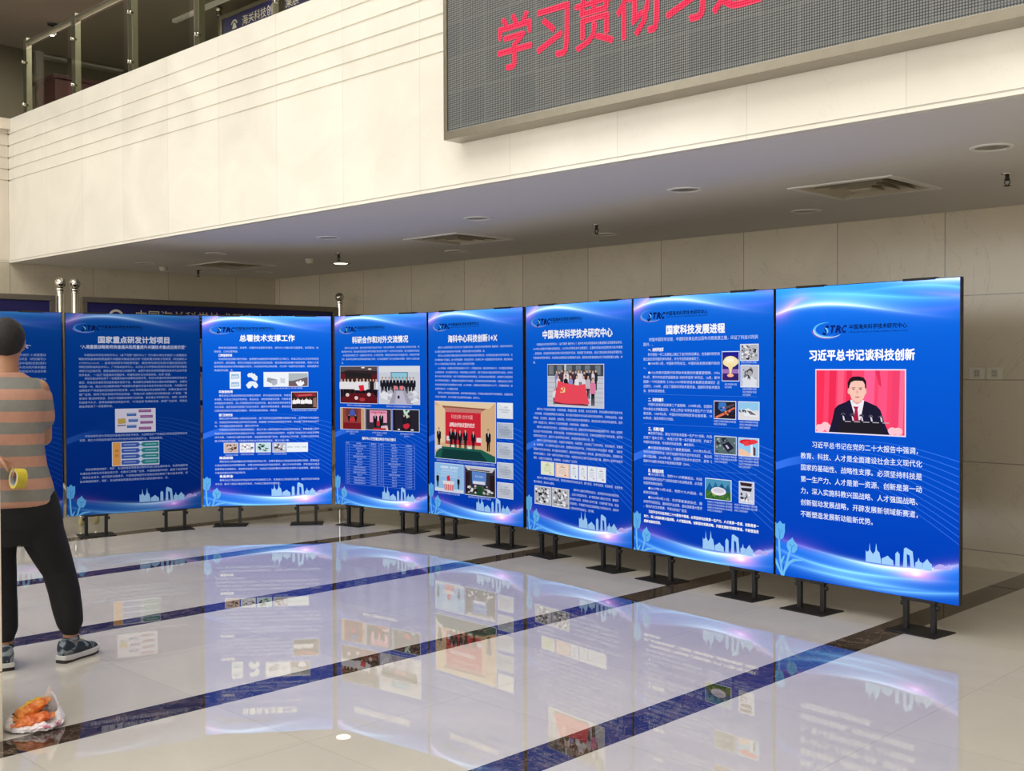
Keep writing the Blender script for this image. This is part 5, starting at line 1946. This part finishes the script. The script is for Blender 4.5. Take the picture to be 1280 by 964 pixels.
bx, by = -4.735, 1.925
t = thing('plastic_bag', 'crumpled white plastic bag with pink print lying open on the floor by the pier', 'bag', (bx, by, 0), ROT)
R = random.Random(11)
vs, fs = [], []
NA, NR = 64, 12
for j in range(NR):
    f = j / (NR - 1)
    for i in range(NA):
        a = 2 * PI * i / NA
        rad = .112 * (1 + .18 * noise.noise(Vector((math.cos(a) * 1.7, math.sin(a) * 1.7, 3))))
        if f < .55:
            q, z = f / .55 * rad, .006 + .004 * noise.noise(Vector((f * 9, a * 3, 1)))
        else:
            g = (f - .55) / .45
            peak = .105 * math.exp(-((((a - .75 + PI) % (2 * PI)) - PI) / .33) ** 2)
            rim = .045 + .025 * noise.noise(Vector((math.cos(a) * 2.2, math.sin(a) * 2.2, 7))) + peak
            front = .6 if math.sin(a) < -.3 else 1
            q = rad * (1 + .16 * math.sin(g * PI * .9)) - .03 * g * (1 if peak < .05 else 1.2)
            z = .008 + rim * g * front
        c = .010 * noise.noise(Vector((math.cos(a) * 6, math.sin(a) * 6, f * 7))) + .006 * noise.noise(Vector((math.cos(a) * 16, math.sin(a) * 16, f * 17)))
        vs.append(((q + c) * math.cos(a), (q + c) * math.sin(a) * .72, max(.003, z + abs(c) * .6)))
for j in range(NR - 1):
    for i in range(NA):
        k = (i + 1) % NA
        fs.append((j * NA + i, j * NA + k, (j + 1) * NA + k, (j + 1) * NA + i))
fs.append(tuple(range(NA)))
o = MB().add(vs, fs).build('film', bag_film(), t)
md = o.modifiers.new('thick', 'SOLIDIFY')
md.thickness = .0015
m_red = simple('red_label', (206, 40, 84), 0.4)
vs = [(.118 + .022 * math.cos(2 * PI * i / 18), -.078 + .004 * math.cos(2 * PI * i / 18), .052 + .012 * math.sin(2 * PI * i / 18) + .012 * math.cos(2 * PI * i / 18)) for i in range(18)]


def packet(name, label, c, L, W, H, yaw, roll, cols, seed, stripe):
    M = Mat(name + '_wrap', rough=0.3)
    x, y, z = M.coords()
    n = M.noise(11, 3, dist=1.2)
    col = M.mix(((n - .42) * 5).clamp(), lin(cols[0]), lin(cols[1]))
    if stripe:
        col = M.mix((y + n * .02 - .012).abs().lt(.012) * (x.abs().lt(L * .38)), col, lin((240, 190, 40)))
    M.set('Base Color', col)
    M.bump(M.noise(40, 3), .5, .006)
    t = thing('snack_packet', label, 'packet', c, yaw, 'orange packets in the plastic bag')
    vs, fs = [], []
    nu, nv = 28, 20
    for i in range(nu + 1):
        u = i / nu * 2 - 1
        for j in range(nv):
            a = 2 * PI * j / nv
            h = (1 - abs(u) ** 4) ** .6
            k = 1 + .22 * noise.noise(Vector((u * 3.5 + seed, math.cos(a) * 2.4, math.sin(a) * 2.4))) + .06 * noise.noise(Vector((u * 11 + seed, math.cos(a) * 6, math.sin(a) * 6)))
            vs.append((u * L / 2, math.cos(a) * W / 2 * k * (.8 + .2 * h), math.sin(a) * H / 2 * k * max(h, .05)))
    for i in range(nu):
        for j in range(nv):
            k = (j + 1) % nv
            fs.append((i * nv + j, i * nv + k, (i + 1) * nv + k, (i + 1) * nv + j))
    fs += [tuple(range(nv)), tuple(nu * nv + j for j in range(nv))]
    Mx = Matrix.Rotation(roll, 4, 'Y')
    MB().add([Mx @ Vector(v) for v in vs], fs).build('wrapper', M.m, t, smooth=True)
    s = MB()
    for e in (-1, 1):
        for k in range(6):
            x0 = e * (L / 2 + .001 + .0026 * k)
            z0 = .002 * (k % 2)
            s.box((min(x0, x0 + e * .0026), -W * .42, -.0015 + z0), (max(x0, x0 + e * .0026), W * .42, .0015 + z0), Mx)
    s.build('crimped_seal', simple('seal_foil', cols[1], 0.35), t)
    return t


def bp(x, y, z):
    return tuple(Vector((bx, by, 0)) + AX * x + AY * y + Vector((0, 0, z)))


packet('orange_packet', 'orange packet with a yellow stripe on top of the others in the open bag', bp(-.014, .018, .078), .13, .085, .055, ROT + .25, -.42, ((214, 104, 40), (238, 158, 70)), 2, True)
packet('orange_packet_low', 'plain orange packet underneath at the front of the open bag', bp(-.006, -.036, .044), .14, .08, .05, ROT + .05, -.16, ((206, 92, 36), (236, 142, 76)), 6, False)

bpy.data.objects.remove(_fo)
